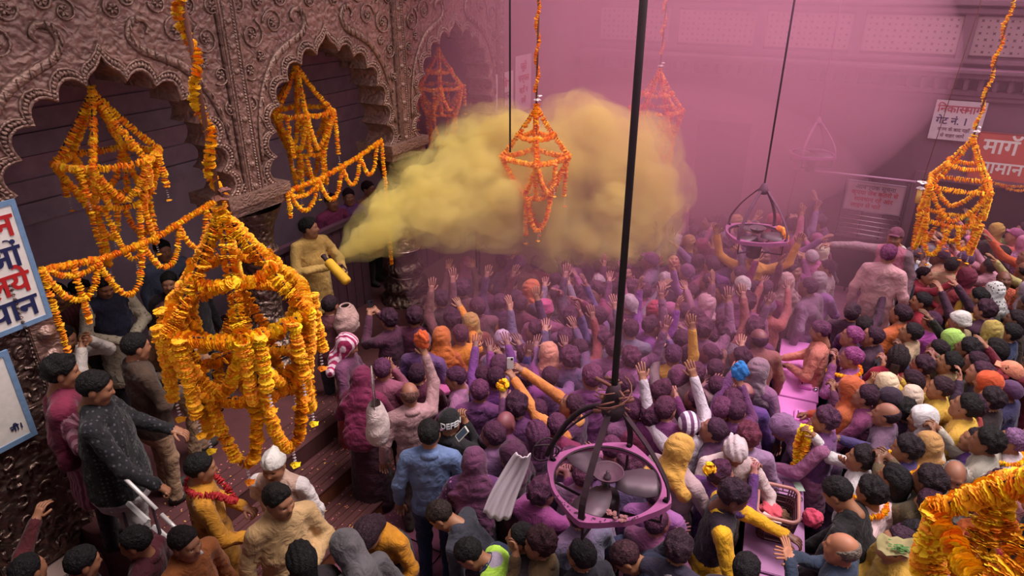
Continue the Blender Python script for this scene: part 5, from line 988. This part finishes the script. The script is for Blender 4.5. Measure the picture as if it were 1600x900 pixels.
LAND = dict(bucket='the flat pink hat', dustcap='the lilac cloth cap', phone='the orange-sleeved man', bighead='the broad violet jacket', peach='the peach headscarf', whitearm='the raised white sleeves', yellow='the yellow headscarf', whitecap='the white cloth cap', neckg='the violet coat', blueb='the blue plastic bag', ysleeve='the mustard sleeve', cone='the pointed pink cloth', wcap='the small white cap', amber='the amber shirt', laugh='the laughing man', shawlp='the pale shawl', lgrey='the light grey shirt', kurta='the tall beige kurta', peachm='the peach shirt', bend='the bent mauve woman', vestl='the violet waistcoat', balding='the balding slate jacket', whiteveil='the white veil', yellowk='the bright yellow kurta', gold='the gold-brown headscarf', boy='the boy in white', blackj='the black jacket', magenta='the magenta shirt', turban='the white turban', pinkcap='the salmon cap', orscarf='the orange-red headscarf', cream='the cream headscarf', spots='the black-spotted scarf', ypat='the yellow-olive headscarf', mustr='the mustard shirt', green='the lime-green cloth', beigeb='the beige jacket', oldgrey='the mauve-grey shirt', denim='the denim shirt', or1='the plain orange headscarf', knit='the grey knitted cap', dots='the spotted dress', young='the grey-pink hood', purp='the crop-haired violet jacket', phoner='the red phone case', wave='the open-handed woman', oldbeard='the grey-bearded bald man', greycap='the white kurta', longh='the long loose hair', redr='the red shirt', or2='the saffron shirt', blackarm='the stretched dark sleeve', sil2='the plum back', maroon='the maroon veil', redneck='the coral collar', flowers='the held-up marigolds')
LPX = {LAND[k]: px_of(np.array(HELD[k][2] @ HELD[k][3].translation)) for k in LAND if k in HELD}
_used = set(o['label'] for *_, o in PEOPLE)
def crowd_label(px, py, what, pose):
    c = sorted(LPX.items(), key=lambda t: (t[1][0] - px) ** 2 + (t[1][1] - py) ** 2)
    for nm, (x, y) in c[:30]:
        dx, dy = px - x, py - y; dr = ('right of' if dx > 0 else 'left of') if abs(dx) > abs(dy) * 1.1 else ('in front of' if dy > 0 else 'behind')
        for w in ('', 'just ', 'farther '):
            lb = ' '.join((what + (' with ' + pose if pose else '') + ', ' + w + dr + ' ' + nm).split())
            if len(lb.split()) <= 16 and lb not in _used and (w == '' or (w == 'just ') == (math.hypot(dx, dy) < 45)): _used.add(lb); return lb, None
    return 'powdered dark-haired person lost in the packed middle of the crowd', 'packed crowd'
def inside(x, y, poly):
    r = False
    for (x0, y0), (x1, y1) in zip(poly, poly[1:] + poly[:1]):
        if (y0 > y) != (y1 > y) and x < (x1 - x0) * (y - y0) / (y1 - y0) + x0: r = not r
    return r
taken = [(o.location.x, o.location.y) for *_, o in PEOPLE]
heads = [px_of(np.array(h[2] @ h[3].translation)) for h in HELD.values()]
BUSY = [(-.34 + .02, 6.2, 8.4, .34), (-.15, 3.6, 5.75, .36)]
TABLES = [[(1196, 505), (1300, 515), (1275, 690), (1180, 675)], [(1150, 715), (1270, 745), (1300, 905), (1160, 905)]]
def blocked(x, y):
    if any(abs(x - a) < w + .05 and y0 < y < y1 for a, y0, y1, w in BUSY): return True
    if (-.3 < x < 1.3 and 8.2 < y < 9.7) or (x < -4.0 and y > 7.3 and x < -4.95) or (x < -3.75 and y < 7.3) or y > 12.2 and -.7 < x < .7 or y > 13.1: return True
    return any((x - a) ** 2 + (y - b) ** 2 < .26 for a, b in ((-3.72, 6.15), (-3.66, 5.25)))
NCROWD = 0
def crowd(px, py, top=None, hat=None, hatc=None, pose=None, face=None, z0=0, force=False, hs=None):
    global NCROWD
    hs = hs or RND.uniform(.93, 1.05); right = px > 1300 + (py - 500) * .05
    dens = max(0., 1 - abs(px - 1000) / 420) if not right else .12
    woman = hat in ('scarf', 'drape', 'long') or (hat is None and RND.random() < (.2 if right else .13))
    pr = WPROTO if woman else PROTO
    if pose: pr = [p for p in PROTO + WPROTO if p[4] == pose] or pr
    elif right: pr = [p for p in pr if 'u' not in p[4] and p[4] not in ('wu', 'dw')]
    if 1130 < px < 1360 and 500 < py < 900: pr = [p for p in pr if p[4] in ('dd', 'oo', 'hd', 'nn')] or pr
    elif py > 610: pr = [p for p in pr if p[4] in ('dd', 'oo', 'hd', 'nn', 'df', 'cc')] or pr
    if not force and any(inside(px, py + 12, t) for t in TABLES): return False
    me, HM, gar, wo, pz = RND.choice(pr); g = at(px, py, 2, z0 + HM.translation.z * hs)
    if not force and (blocked(g[0], g[1]) or any((g[0] - a) ** 2 + (g[1] - b) ** 2 < .33 ** 2 for a, b in taken) or any(abs(px - a) < 13 and abs(py - b) < 15 for a, b in heads)): return False
    if face is None: face = (RND.gauss(86, 22) if right else RND.gauss(8, 38)) if RND.random() < .93 else RND.uniform(0, 360)
    pw = round(min(1, .15 + .55 * dens + RND.uniform(-.1, .15)) if not right else RND.choice((0, 0, .1, .3)), 1); nm, c = RND.choice(RGTC if right else MIDC) if top is None else top
    c = tuple(int(max(10, min(250, v + RND.choice((-14, 0, 12))))) for v in c); hc = RND.choice([(28, 20, 24), (32, 21, 28), (44, 27, 36), (60, 36, 52)] if right else [(62, 34, 54), (74, 40, 64), (84, 46, 72), (52, 28, 46), (70, 36, 54)])
    if hat is None:
        if woman: hat = RND.choice(['drape', 'scarf', 'long', 'drape'])
        else: hat = RND.choice(['short'] * 6 + ['messy'] * 5 + ['beard', 'moustache', 'bald', 'cap', 'beanie', 'bandana'])
    if hat in ('drape', 'scarf') and hatc is None: hn, hatc = RND.choice(SCF)
    elif hat in ('cap', 'beanie', 'bandana') and hatc is None: hn, hatc = RND.choice([('dark cap', (60, 40, 60)), ('pink cap', (160, 82, 126)), ('pale cap', (184, 156, 176)), ('violet cap', (96, 60, 100))])
    else: hn = dict(long='long dark hair', bald='balding', short='cropped hair', messy='thick hair', beard='bearded', moustache='moustached').get(hat, hat)
    hatc = hatc or hc
    o = link('person', me); spec = dict(top=c, over=tuple(int(v * .8) for v in c), bot=RND.choice([(50, 46, 58), (70, 60, 76), (44, 50, 80), (90, 76, 80)]), pw=pw, si=RND.randrange(4))
    if right and RND.random() < .12: spec.update(pat=RND.choice(['stripe', 'check', 'spot']), c2=tuple(int(v * .6) for v in c))
    for sl, mt in zip(o.material_slots, body_mats(spec)): sl.link = 'OBJECT'; sl.material = mt
    g = place(o, HM, px, py, face, z0, hs); add_gear(o, hat, hatc, HM, pw); taken.append((o.location.x, o.location.y)); heads.append((px, py))
    back = 'seen from behind' if abs((face + 180) % 360 - 180) < 50 else ''
    what = ('woman' if wo else 'person') + ' in ' + nm + (', ' + hn if hn else '')
    lb, grp = crowd_label(px, py, what, _DESC[pz]); tag(o, lb, 'person', grp); NCROWD += 1; return True
# heads that can be made out in the photograph
KNOWN = [(912, 476, 'messy', None), (955, 450, 'short', 60), (1003, 456, 'short', 70), (933, 495, 'short', 70), (893, 497, 'messy', 10), (950, 416, 'short', 180), (977, 426, 'short', 200), (985, 515, 'short', 0), (1054, 379, 'cap', 10), (1076, 379, 'scarf', 20), (1262, 449, 'short', 80), (1105, 441, 'short', 70),
 (1197, 450, 'short', 0), (1180, 452, 'short', 30), (1168, 472, 'messy', 0), (1240, 476, 'messy', 60), (1130, 497, 'short', 0), (1296, 482, 'short', 70), (1066, 487, 'short', 20), (1085, 496, 'short', 60), (1130, 508, 'short', 15), (1100, 515, 'messy', 0), (1132, 522, 'messy', 40), (1112, 528, 'short', 60), (1065, 530, 'short', 0), (1075, 555, 'short', 10), (1107, 553, 'short', 70), (1155, 560, 'messy', 60), (1185, 530, 'bald', 30), (1118, 577, 'short', 0), (1088, 585, 'short', 350), (1195, 555, 'short', 70), (1195, 578, 'short', 60), (1175, 580, 'messy', 80), (1060, 590, 'hood', 20), (1120, 605, 'short', 0), (1163, 615, 'bald', 10), (1145, 625, 'short', 10), (1085, 625, 'short', 70),
 (1445, 431, 'short', 260), (1489, 482, 'short', 85), (1350, 510, 'short', 0), (1464, 547, 'short', 85), (1502, 516, 'messy', 40), (1510, 546, 'messy', 80), (1585, 500, 'long', 120), (1439, 573, 'messy', 85), (1421, 595, 'long', 85), (1403, 557, 'long', 20), (1522, 567, 'short', 80), (1530, 583, 'short', 90), (1515, 636, 'messy', 85), (1546, 625, 'messy', 85), (1575, 612, 'cap', 80), (1386, 625, 'beanie', 80), (1424, 620, 'drape', 30), (1411, 641, 'messy', 60), (1360, 618, 'short', 85), (1450, 752, 'messy', 60), (1540, 691, 'messy', 95), (1521, 688, 'short', 95), (1450, 790, 'messy', 40),
 (780, 572, 'short', 0), (775, 592, 'short', 10), (808, 634, 'messy', 0), (840, 642, 'short', 350), (755, 588, 'short', 0), (815, 590, 'messy', 20), (770, 680, 'short', 20), (870, 665, 'short', 0), (820, 555, 'short', 10), (890, 560, 'messy', 10), (905, 545, 'short', 10), (960, 545, 'short', 350), (985, 560, 'messy', 0), (975, 600, 'short', 20), (990, 640, 'short', 0), (1015, 650, 'messy', 10), (1040, 640, 'short', 350), (860, 590, 'short', 0)]
for x, y, hat, f in KNOWN: crowd(x, y, hat=hat, face=None if f is None else f + RND.uniform(-12, 12), force=not blocked(*at(x, y, 2, 1.58)[:2]))
for x, y in ((690, 468), (722, 452), (760, 446), (800, 438), (745, 480), (832, 452), (782, 472), (706, 498), (868, 440), (815, 475), (735, 505)):
    z0 = .6 if at(x, y, 2, 2.18)[0] < -4.85 else 0
    crowd(x, y, top=RND.choice([('dark maroon', (74, 30, 46)), ('dark plum', (66, 36, 60)), ('dark brown', (70, 42, 42)), ('rust', (120, 58, 46))]), z0=z0, force=True, hat=RND.choice(['short', 'messy', 'drape', 'short']))  # dark clothes carry the shade under the smoke in their colour
POLY = [(600, 505), (640, 470), (690, 440), (720, 412), (840, 410), (900, 400), (985, 362), (1060, 340), (1290, 348), (1310, 430), (1420, 420), (1450, 372), (1610, 348), (1640, 900), (1350, 905), (1330, 800), (1180, 660), (1120, 760), (1010, 840), (940, 850), (860, 800), (770, 770), (770, 690), (690, 640), (600, 560)]
tries = 0; LIM = 315 - len(PEOPLE)
while NCROWD < LIM and tries < 26000:
    tries += 1; x = RND.uniform(590, 1640); y = 338 + 520 * RND.random() ** 1.25
    if inside(x, y, POLY): crowd(x, y)
print('crowd', NCROWD, 'named', len(PEOPLE))
for k in ('plaid', 'cover', 'rail', 'cop'): print(k, [round(v, 2) for v in HELD[k][0].location])
print('FALLBACK', sum(1 for o in COL.objects if o.get('group') == 'packed crowd'))
# ---------------------------------------------------------------- powder in the air
def volume(name, V, F, colour, density, label, aniso=.0, parent=None, rough=False):
    m = bpy.data.materials.new(name); m.use_nodes = True; nt = m.node_tree; nt.nodes.clear(); N = nt.nodes.new; L = nt.links.new
    out = N('ShaderNodeOutputMaterial'); sc = N('ShaderNodeVolumeScatter'); ab = N('ShaderNodeVolumeAbsorption'); ad = N('ShaderNodeAddShader')
    for n in (sc, ab): n.inputs['Color'].default_value = (*colour, 1); n.inputs['Density'].default_value = density
    if rough:
        n = noise(nt, 2.6, 5, .62); r = N('ShaderNodeMapRange'); r.inputs[1].default_value = .38; r.inputs[2].default_value = .62; r.inputs[3].default_value = density * .12; r.inputs[4].default_value = density * 1.9; L(n.outputs[0], r.inputs[0])
        L(r.outputs[0], sc.inputs['Density']); L(r.outputs[0], ab.inputs['Density'])
    sc.inputs['Anisotropy'].default_value = aniso; L(sc.outputs[0], ad.inputs[0]); L(ab.outputs[0], ad.inputs[1]); L(ad.outputs[0], out.inputs['Volume'])
    o = mesh_obj(name, V, F, m, parent)
    if parent is None: tag(o, label, 'haze' if 'haze' in name else 'smoke', None, 'stuff')
    return o
def blob(c, r, lump, seed, sub=4):
    bm = bmesh.new(); bmesh.ops.create_icosphere(bm, subdivisions=sub, radius=1); V = np.array([v.co[:] for v in bm.verts]); F = [[v.index for v in f.verts] for f in bm.faces]; bm.free()
    return V * (1 + lump * wob(V, 2.2, seed) + lump * .5 * wob(V, 4.5, seed + 1))[:, None] * np.array(r) + np.array(c), F
MAGENTA = (.84, .38, .56)
volume('powder_haze', *blob((-4.0, 11.3, 4.0), (4.6, 3.9, 3.0), .06, 1), MAGENTA, .17, 'thick magenta powder haze hanging before the back wall')
volume('powder_haze', *blob((-2.6, 8.6, 2.2), (2.9, 4.2, 1.6), .05, 2), MAGENTA, .06, 'thin magenta powder haze lying over the middle of the crowd')
volume('powder_haze', *blob((.6, 11.2, 3.6), (3.0, 3.0, 2.4), .05, 5), MAGENTA, .025, 'faint magenta haze before the signs at right')
SM = [(526, 404, 8.05, 5), (536, 397, 8.06, 8), (546, 390, 8.08, 12), (558, 382, 8.1, 17), (572, 372, 8.15, 23), (590, 360, 8.2, 30), (612, 346, 8.25, 37), (640, 328, 8.3, 46), (668, 318, 8.3, 50), (695, 306, 8.4, 56), (725, 300, 8.45, 66), (760, 296, 8.5, 76), (795, 292, 8.6, 84), (720, 262, 8.7, 46), (752, 238, 8.8, 46), (735, 205, 8.95, 22), (770, 215, 8.9, 36), (835, 285, 8.9, 92), (880, 270, 9.0, 92), (905, 205, 9.1, 48), (890, 180, 9.1, 26), (918, 182, 9.1, 24), (955, 220, 9.2, 44), (940, 285, 9.05, 92), (985, 320, 9.0, 66), (995, 260, 9.1, 42), (900, 345, 8.9, 60), (850, 345, 8.8, 48), (945, 355, 8.9, 55), (800, 345, 8.7, 40), (1000, 365, 8.9, 40), (880, 385, 8.9, 30), (755, 335, 8.5, 40)]
def cloud(grow, seed, nb):
    g = random.Random(seed); P = []
    for x, y, d, r in SM:
        d += np.interp(x, (600, 800), (0, .55))
        c = atd(x, y, d); R = r * d / FPX; gr = min(grow, R * .5 + .01); P.append(cap(c, c + (1e-4, 0, 0), max(R * .9 + gr, .02), k=.08 if R > .1 else .02))
        for _ in range(nb if r > 20 else 2):
            v = np.array([g.gauss(0, 1) for _ in range(3)]); v /= np.linalg.norm(v); q = R * g.uniform(.22, .42); P.append(cap(c + v * R * g.uniform(.75, 1.0), c + v * R + (1e-4, 0, 0), q + gr, k=.05))
    V, T, Q = sdf_mesh(P, .035 if grow < .1 else .05, lambda p: .03 * wob(p, 9, seed) + .015 * wob(p, 21, seed + 1)); return V, [tuple(q) for q in Q] + [tuple(t) for t in T]
YEL = (.996, .86, .35)
sk = volume('yellow_smoke', *cloud(.0, 3, 9), YEL, 3.2, 'billowing yellow colour smoke blown from the cannon across the middle', rough=True)
volume('outer_wisp', *cloud(.16, 4, 5), YEL, .8, None, 0, sk, True)
# ---------------------------------------------------------------- things held, worn and set down
def hand(key, i): return HELD[key][1][i]
def thing(name, build, label, cat, group=None): o = build; tag(o, label, cat, group); return o
def rotm(d):
    z = Vector(d).normalized(); return z.to_track_quat('Z', 'Y').to_matrix().to_4x4()
# colour cannon
p0 = Vector(atd(512, 408, 7.98)); p1 = Vector(atd(543, 441, 7.92)); axis = (p1 - p0)
o = empty('colour_cannon', p0); o.rotation_mode = 'QUATERNION'; o.rotation_quaternion = axis.to_track_quat('Z', 'Y'); tag(o, 'yellow colour cannon cylinder in the hands of the man in pale yellow', 'cannon'); L_ = axis.length
m = MB(); m.lathe([(.001, 0), (.045, 0), (.058, .02), (.058, L_ * .95), (.045, L_ * 1.02), (.001, L_ * 1.02)], 20); m.build('cylinder', mat('plain_noise', (226, 168, 40), 0, ns=6), o)
m = MB(); m.tube([(0, 0, 0), (0, 0, -.05), (.01, 0, -.09)], [.03, .025, .035], 10); m.build('nozzle', IRON, o); m = MB(); m.tube([(.055, 0, L_ * .3), (.12, 0, L_ * .35), (.12, 0, L_ * .6), (.055, 0, L_ * .65)], .012, 6); m.build('handle', IRON, o)
def phone(pos, d, n, col, label, w=.062, l=.125, name='phone'):
    pos = Vector(pos); d = Vector(d).normalized(); n = Vector(n); n = (n - d * n.dot(d)).normalized(); s = d.cross(n); o = empty(name, (0, 0, 0)); o.matrix_world = Matrix(((s.x, d.x, n.x, pos.x), (s.y, d.y, n.y, pos.y), (s.z, d.z, n.z, pos.z), (0, 0, 0, 1))); tag(o, label, 'phone')
    bm = bmesh.new(); box(bm, (-w / 2, -l / 2, -.005), (w / 2, l / 2, .005), None, .003); bm_obj('case', bm, mat('plain', col, 0, rough=.4), o); bm = bmesh.new(); box(bm, (-w / 2 + .005, -l / 2 + .01, .005), (w / 2 - .005, l / 2 - .01, .0062)); bm_obj('screen', bm, mat('plain', (60, 70, 84), 0, rough=.15), o); bm = bmesh.new(); box(bm, (-.025, .035, -.007), (-.005, .06, -.005)); bm_obj('camera_lens', bm, mat('plain', (20, 20, 24), 0, rough=.2), o); return o
def up_at(key): a, b = hand(key, 0)[0], hand(key, 1)[0]; return (a + b) / 2
q = up_at('phone'); phone(q + Vector((0, 0, .07)), (0, 0, 1), (q - Vector(_O)), (226, 220, 226), 'white phone held high by the orange-sleeved man')
q = up_at('phoner'); phone(q + Vector((0, 0, .06)), (0, 0, 1), (q - Vector(_O)), (44, 22, 26), 'dark phone in a reddish case raised in the right crowd', .08, .16)
q = up_at('sil1'); phone(q + Vector((0, 0, .05)), (0, 0, 1), (q - Vector(_O)), (50, 50, 60), 'dark phone raised at the front of the steps')
q = hand('band', 1)[0]; phone(atd(722, 678, 5.35), (.5, .4, .7), (0, -.6, .7), (220, 212, 206), 'pale phone beside the lettered black cap')
def crumple(name, c, r, col, label, cat, seed=1, f=18, amp=.22, sc=(1, 1, 1)):
    bm = bmesh.new(); bmesh.ops.create_icosphere(bm, subdivisions=4, radius=1); V = np.array([v.co[:] for v in bm.verts]); F = [[v.index for v in g_.verts] for g_ in bm.faces]; bm.free()
    V = V * (1 + amp * wob(V, 3, seed) + amp * .6 * wob(V, 6.5, seed + 2))[:, None] * r * np.array(sc); o = mesh_obj(name, V, F, mat('cloth', col)); o.location = Vector(c); return tag(o, label, cat)
crumple('plastic_bag', hand('blueb', 1)[0] + Vector((0, 0, .05)), .075, (60, 130, 214), 'crumpled bright blue plastic bag in a raised fist', 'bag', 2, sc=(1, .8, 1.3))
crumple('sweet_packet', hand('oldgrey', 1)[0] + Vector((0, 0, .06)), .07, (220, 92, 48), 'orange packet held up by the balding man in mauve-grey', 'packet', 3, sc=(1, .8, 1.5))
crumple('cloth_bundle', (.14, 5.02, 1.03), .085, (224, 76, 110), 'pink cloth bundle held on the counter by the black jacket', 'bundle', 4, sc=(1, .9, .9))
# marigolds held up and worn
def posy(c, r, n, label, m, seed=1):
    g = random.Random(seed); b = MB()
    for k in range(n): v = np.array([g.gauss(0, 1) for _ in range(3)]); v = v / np.linalg.norm(v) * r * g.uniform(.5, 1); V, F = FLW['mid'][k % 4]; R = np.array(rotm(v).to_3x3()); b.add(V * .03 @ R.T + v, F)
    o = empty('flower_posy', c); tag(o, label, 'flowers'); b.build('blossoms', m, o, False); t = MB(); t.tube([(0, 0, -r), (0, 0, r * .3)], .008, 6); t.build('stalks', mat('plain', (90, 110, 60)), o); return o
YM = mat('marigold', (1, 1, 1), 0, tint=-.5)
posy(hand('flowers', 0)[0] + Vector((0, 0, .06)), .06, 16, 'yellow marigold posy raised left of the near fan', YM); posy(Vector(atd(1108, 733, 5.0)), .045, 9, 'small yellow and white flowers between the yellow headscarf and the white cap', YM, 3)
def neck_garland(key, label, m, r=.16, drop=.2, fr=.024, dark=None):
    M, HM = HELD[key][2], HELD[key][3]; c = M @ (HM.translation + Vector((-.02, 0, -.15))); o = empty('flower_garland', c, HELD[key][0].rotation_euler.z); tag(o, label, 'garland'); t = np.linspace(0, 6.283, 26)[:-1]
    pts = np.array([(r * .75 * math.cos(a) + .03 + .05 * max(math.cos(a), 0), r * math.sin(a) * (1 - .25 * max(math.cos(a), 0)), .02 - drop * max(math.cos(a), 0) ** 1.5) for a in t]); pts = np.vstack([pts, pts[:1]]); S = Strands(o, m, 'mid', fr); S.add(pts)
    if dark: S.m = dark; S.add(pts + (.012, 0, -.045)); 
    return o
ROSE = mat('plain_noise', (170, 24, 34), 0, ns=40); neck_garland('kurtay', 'dark red rose garland round the neck of the man in mustard', ROSE, .17, .26, .03)
neck_garland('dark1', 'yellow and red flower string round the neck of the shaggy-haired person', YM, .17, .06, .022, ROSE); neck_garland('greycap', 'pale yellow flower string over the white kurta at the right edge', YM, .17, .05, .022); neck_garland('garlm', 'orange flower string on the magenta-haired man by the counters', MG, .17, .08, .022); neck_garland('pinkshawl', 'orange garland on the person in the pale pink shawl', MG, .17, .1, .026)
o = empty('marigold_garland', hand('boy', 1)[0] + Vector((0, 0, -.02))); tag(o, 'thick marigold garland hanging from the raised hand of the boy in white', 'garland'); S = Strands(o, YM, 'mid', .032)
for k in range(4): a = k * .8; S.add([(.03 * math.cos(a), .05 * math.sin(a), .03), (.05 * math.cos(a) - .01, .07 * math.sin(a), -.14), (.03 * math.cos(a), .05 * math.sin(a), -.3 - .04 * k)])
# bags
def bag(c, w, h, col, label, strap=True, yaw=0., clear=False):
    o = empty('shoulder_bag' if strap else 'plastic_bag', c, yaw); tag(o, label, 'bag'); n = 20; V = []; F = []; zs = np.linspace(0, 1, 11)
    for z in zs:
        for k in range(n): a = 6.283 * k / n; q = (.35 + .65 * math.sin(min(1, .12 + (1 - z) * 1.05) * math.pi * .62)) ; V.append((w * .38 * q * math.sin(a) * (1 + .12 * math.sin(3 * a + 7 * z)), w * .5 * q * math.cos(a) * (1 + .1 * math.sin(5 * z * 3 + a)), -h * (1 - z)))
    for i in range(10):
        for k in range(n): F.append((i * n + k, i * n + (k + 1) % n, (i + 1) * n + (k + 1) % n, (i + 1) * n + k))
    F.append(tuple(range(n))[::-1])
    if not strap: F = F
    mesh_obj('bag_body', V, F, mat('cloth', col), o)
    if strap: m = MB(); m.tube([(0, -.06, -.02), (.0, -.03, .25), (0, 0, .36), (0, .03, .25), (0, .06, -.02)], .012, 6, flat=.4); m.build('strap', mat('cloth', tuple(int(v * .95) for v in col)), o)
    else: m = MB(); t = np.linspace(0, 6.283, 17)[:-1]; m.tube([(w * .16 * math.sin(a), w * .2 * math.cos(a), 0) for a in t], .012, 6, True); m.build('rolled_rim', mat('cloth', col), o)
    return o
bag(atd(586, 630, 5.7), .26, .36, (206, 180, 180), 'white cloth shoulder bag hanging beside the maroon-veiled woman', True, .6); bag(atd(539, 478, 7.6), .34, .3, (196, 154, 150), 'pale plastic bag held before the steps', False, .2)
# white shawl falling from a shoulder
t = np.linspace(0, 1, 22); A_ = np.array(atd(818, 700, 5.0)); M_ = np.array(atd(800, 742, 5.0)); B_ = np.array(atd(778, 812, 5.05)); V = []; F = []
for i, q in enumerate(t):
    c = A_ * (1 - q) ** 2 + 2 * M_ * q * (1 - q) + B_ * q * q; w = .05 + .055 * q ** .7
    for j in range(25): u = j / 12 - 1; V.append(c + _R * (w * u + .012 * math.sin(q * 5)) - _FH * (.10 * (1 - q) ** 3) + _FH * (.018 * math.sin(u * 10 + q * 2.4) * (.3 + .7 * q) + .05 * u * u) - _Z * (.03 * u * q + .012 * math.cos(u * 10) * q))
for i in range(21):
    for j in range(24): F.append((i * 25 + j, i * 25 + j + 1, (i + 1) * 25 + j + 1, (i + 1) * 25 + j))
o = mesh_obj('white_shawl', V, F, mat('plain', (206, 188, 200), .1)); sm = o.modifiers.new('thick', 'SOLIDIFY'); sm.thickness = .006; tag(o, 'long white shawl falling left of the near fan', 'shawl')
# basket on the counter
def rrect(w, l, r, n=6): return [(sx * (w / 2 - r) + r * math.cos(a), sy * (l / 2 - r) + r * math.sin(a)) for sx, sy, a0 in ((1, 1, 0), (-1, 1, 1.571), (-1, -1, 3.142), (1, -1, 4.712)) for a in np.linspace(a0, a0 + 1.571, n)]
o = empty('plastic_basket', (-.14, 4.84, .952), .14); tag(o, 'brown openwork plastic basket with pink packets on the mauve counter', 'basket'); BK = mat('plain', (92, 52, 58), .1, rough=.4)
m = MB(); R0, R1 = rrect(.26, .34, .06), rrect(.32, .42, .07); n = len(R0); levels = [(R0, 0.), (R0, .012)]
m.add([(x, y, 0) for x, y in R0] + [(x, y, .01) for x, y in R0], [tuple(range(n))[::-1], tuple(range(n, 2 * n))]); m.build('bottom', BK, o, False)
m = MB()
for k in range(n):
    a0, a1 = R0[k], R1[k]; m.tube([(a0[0], a0[1], 0), ((a0[0] + a1[0]) / 2, (a0[1] + a1[1]) / 2, .13), (a1[0], a1[1], .27)], .007, 5)
for z in (.03, .08, .13, .18, .23): f = z / .27; m.tube([(R0[k][0] * (1 - f) + R1[k][0] * f, R0[k][1] * (1 - f) + R1[k][1] * f, z) for k in range(n)], .006, 5, True)
m.build('lattice', BK, o)
m = MB(); m.add([(x, y, .012) for x, y in [(a * .98, b * .98) for a, b in R0]] + [(a * .98, b * .98, .2) for a, b in R1], [(k, (k + 1) % n, n + (k + 1) % n, n + k) for k in range(n)]); m.build('side_wall', mat('plain', (60, 34, 40), 0), o, False)
m = MB(); m.tube([(x, y, .275) for x, y in R1], .016, 8, True); m.build('rim', mat('plain', (170, 112, 104), .1, rough=.4), o)
crumple('pink_packet', (-.19, 4.9, 1.06), .085, (236, 90, 110), 'crumpled pink packet in the basket', 'packet', 5, sc=(1.1, 1, .8)); crumple('cloth_scrap', (-.08, 4.92, 1.02), .06, (120, 80, 60), 'brown scrap beside the pink packet in the basket', 'cloth', 6)
bm = bmesh.new(); box(bm, (-.08, -.02, -.015), (.08, .02, .015), None, .004); b = bm_obj('paper_packet', bm, mat('plain_noise', (230, 190, 190), 0)); b.location = (-.16, 4.77, 1.09); b.rotation_euler = (.2, .1, -.3); tag(b, 'small white and pink paper packet lying across the basket contents', 'packet')
bm = bmesh.new(); box(bm, (-.035, -.06, 0), (.035, .06, .003)); b = bm_obj('banknote', bm, mat('plain_noise', (190, 204, 190), 0, ns=30)); b.location = (-.02, 5.42, .99); b.rotation_euler = (0, 0, .5); tag(b, 'folded pale banknote on the counter behind the basket', 'banknote')
g = random.Random(5); m = MB()
for k in range(26): V, F = FLW['far'][k % 3]; m.add(V * .012 + (-.25 + g.gauss(0, .035), 5.42 + g.gauss(0, .05), .957), F)
tag(m.build('petal_scatter', mat('plain_noise', (214, 52, 90), 0), None, False), 'red-pink petals scattered on the counter behind the basket', 'petals', None, 'stuff')
m = MB(); m.lathe([(.001, 0), (.045, 0), (.05, .02), (.03, .045), (.012, .05), (.012, .08), (.02, .085), (.001, .09)], 16); o = m.build('brass_bell', CHR); o.location = (.13, 4.2, .952); tag(o, 'small shiny bell on the nearest counter', 'bell')
# leaf plate
c = Vector(atd(1407, 864, 4.15)); o = empty('leaf_plate', c, .3); tag(o, 'olive leaf plate with chopped greens held above the dark suit', 'plate'); V = []; F = []
for i in range(7):
    for j in range(25): r = i / 6; a = 6.283 * j / 24; V.append((.15 * r * math.cos(a), .1 * r * math.sin(a), .05 * r * r * (1 + .5 * math.sin(3 * a)) + .012 * math.sin(9 * a) * r))
for i in range(6):
    for j in range(24): F.append((i * 25 + j, i * 25 + j + 1, (i + 1) * 25 + j + 1, (i + 1) * 25 + j))
lf = mesh_obj('leaf', V, F, mat('plain_noise', (150, 134, 92), 0, ns=12), o); lf.modifiers.new('thick', 'SOLIDIFY').thickness = .004
m = MB(); g = random.Random(3)
for k in range(60): V, F = FLW['far'][k % 3]; m.add(V * .012 * np.array([1, .5, .6]) + (g.gauss(0, .03), g.gauss(0, .02), .03 + abs(g.gauss(0, .012))), F)
tag(m.build('greens', mat('plain_noise', (70, 110, 50), 0, ns=40), o, False), kind='stuff')
# white fittings, lettered cap
pb = HELD['band'][0]; HMb = HELD['band'][3]
cv = bpy.data.curves.new('lettering', 'FONT'); cv.body = 'DEFEN'; cv.size = .085; cv.extrude = .002; cv.offset = .002; co_ = bpy.data.objects.new('lettering', cv); COL.objects.link(co_); bpy.context.view_layer.update(); me = bpy.data.meshes.new_from_object(co_.evaluated_get(bpy.context.evaluated_depsgraph_get())); bpy.data.objects.remove(co_)
for v in me.vertices:
    x, y, z = v.co; a = 2.95 + x * 8.0; r = .1225 + z; v.co = (r * math.cos(a) - .014, r * .84 * math.sin(a), .022 + y * .95)
me.materials.append(mat('plain', (226, 222, 226), 0)); lt = link('lettering', me, pb); lt.matrix_local = HMb; lt['label'] = 'bold white letters round the black cap'
o = empty('tied_cloth', atd(1441, 285, 8.0)); tag(o, 'white cloth knot and yellow tag hanging left of the right lantern', 'cloth'); m = MB(); V, F = FLW['mid'][0]; m.add(V * .055, F); V, F = FLW['mid'][1]; m.add(V * .05 + (0, 0, -.07), F); m.build('knot', PEARL, o, False); m = MB(); m.tube([(0, 0, -.08), (0, 0, -.25)], .028, 8); m.build('tag', mat('plain', (220, 170, 90)), o); m = MB(); m.tube([(0, 0, 0), (.1, .05, 1.9), (0, 0, 6.2 - o.location.z)], .004, 5); m.build('string', ROPE, o)
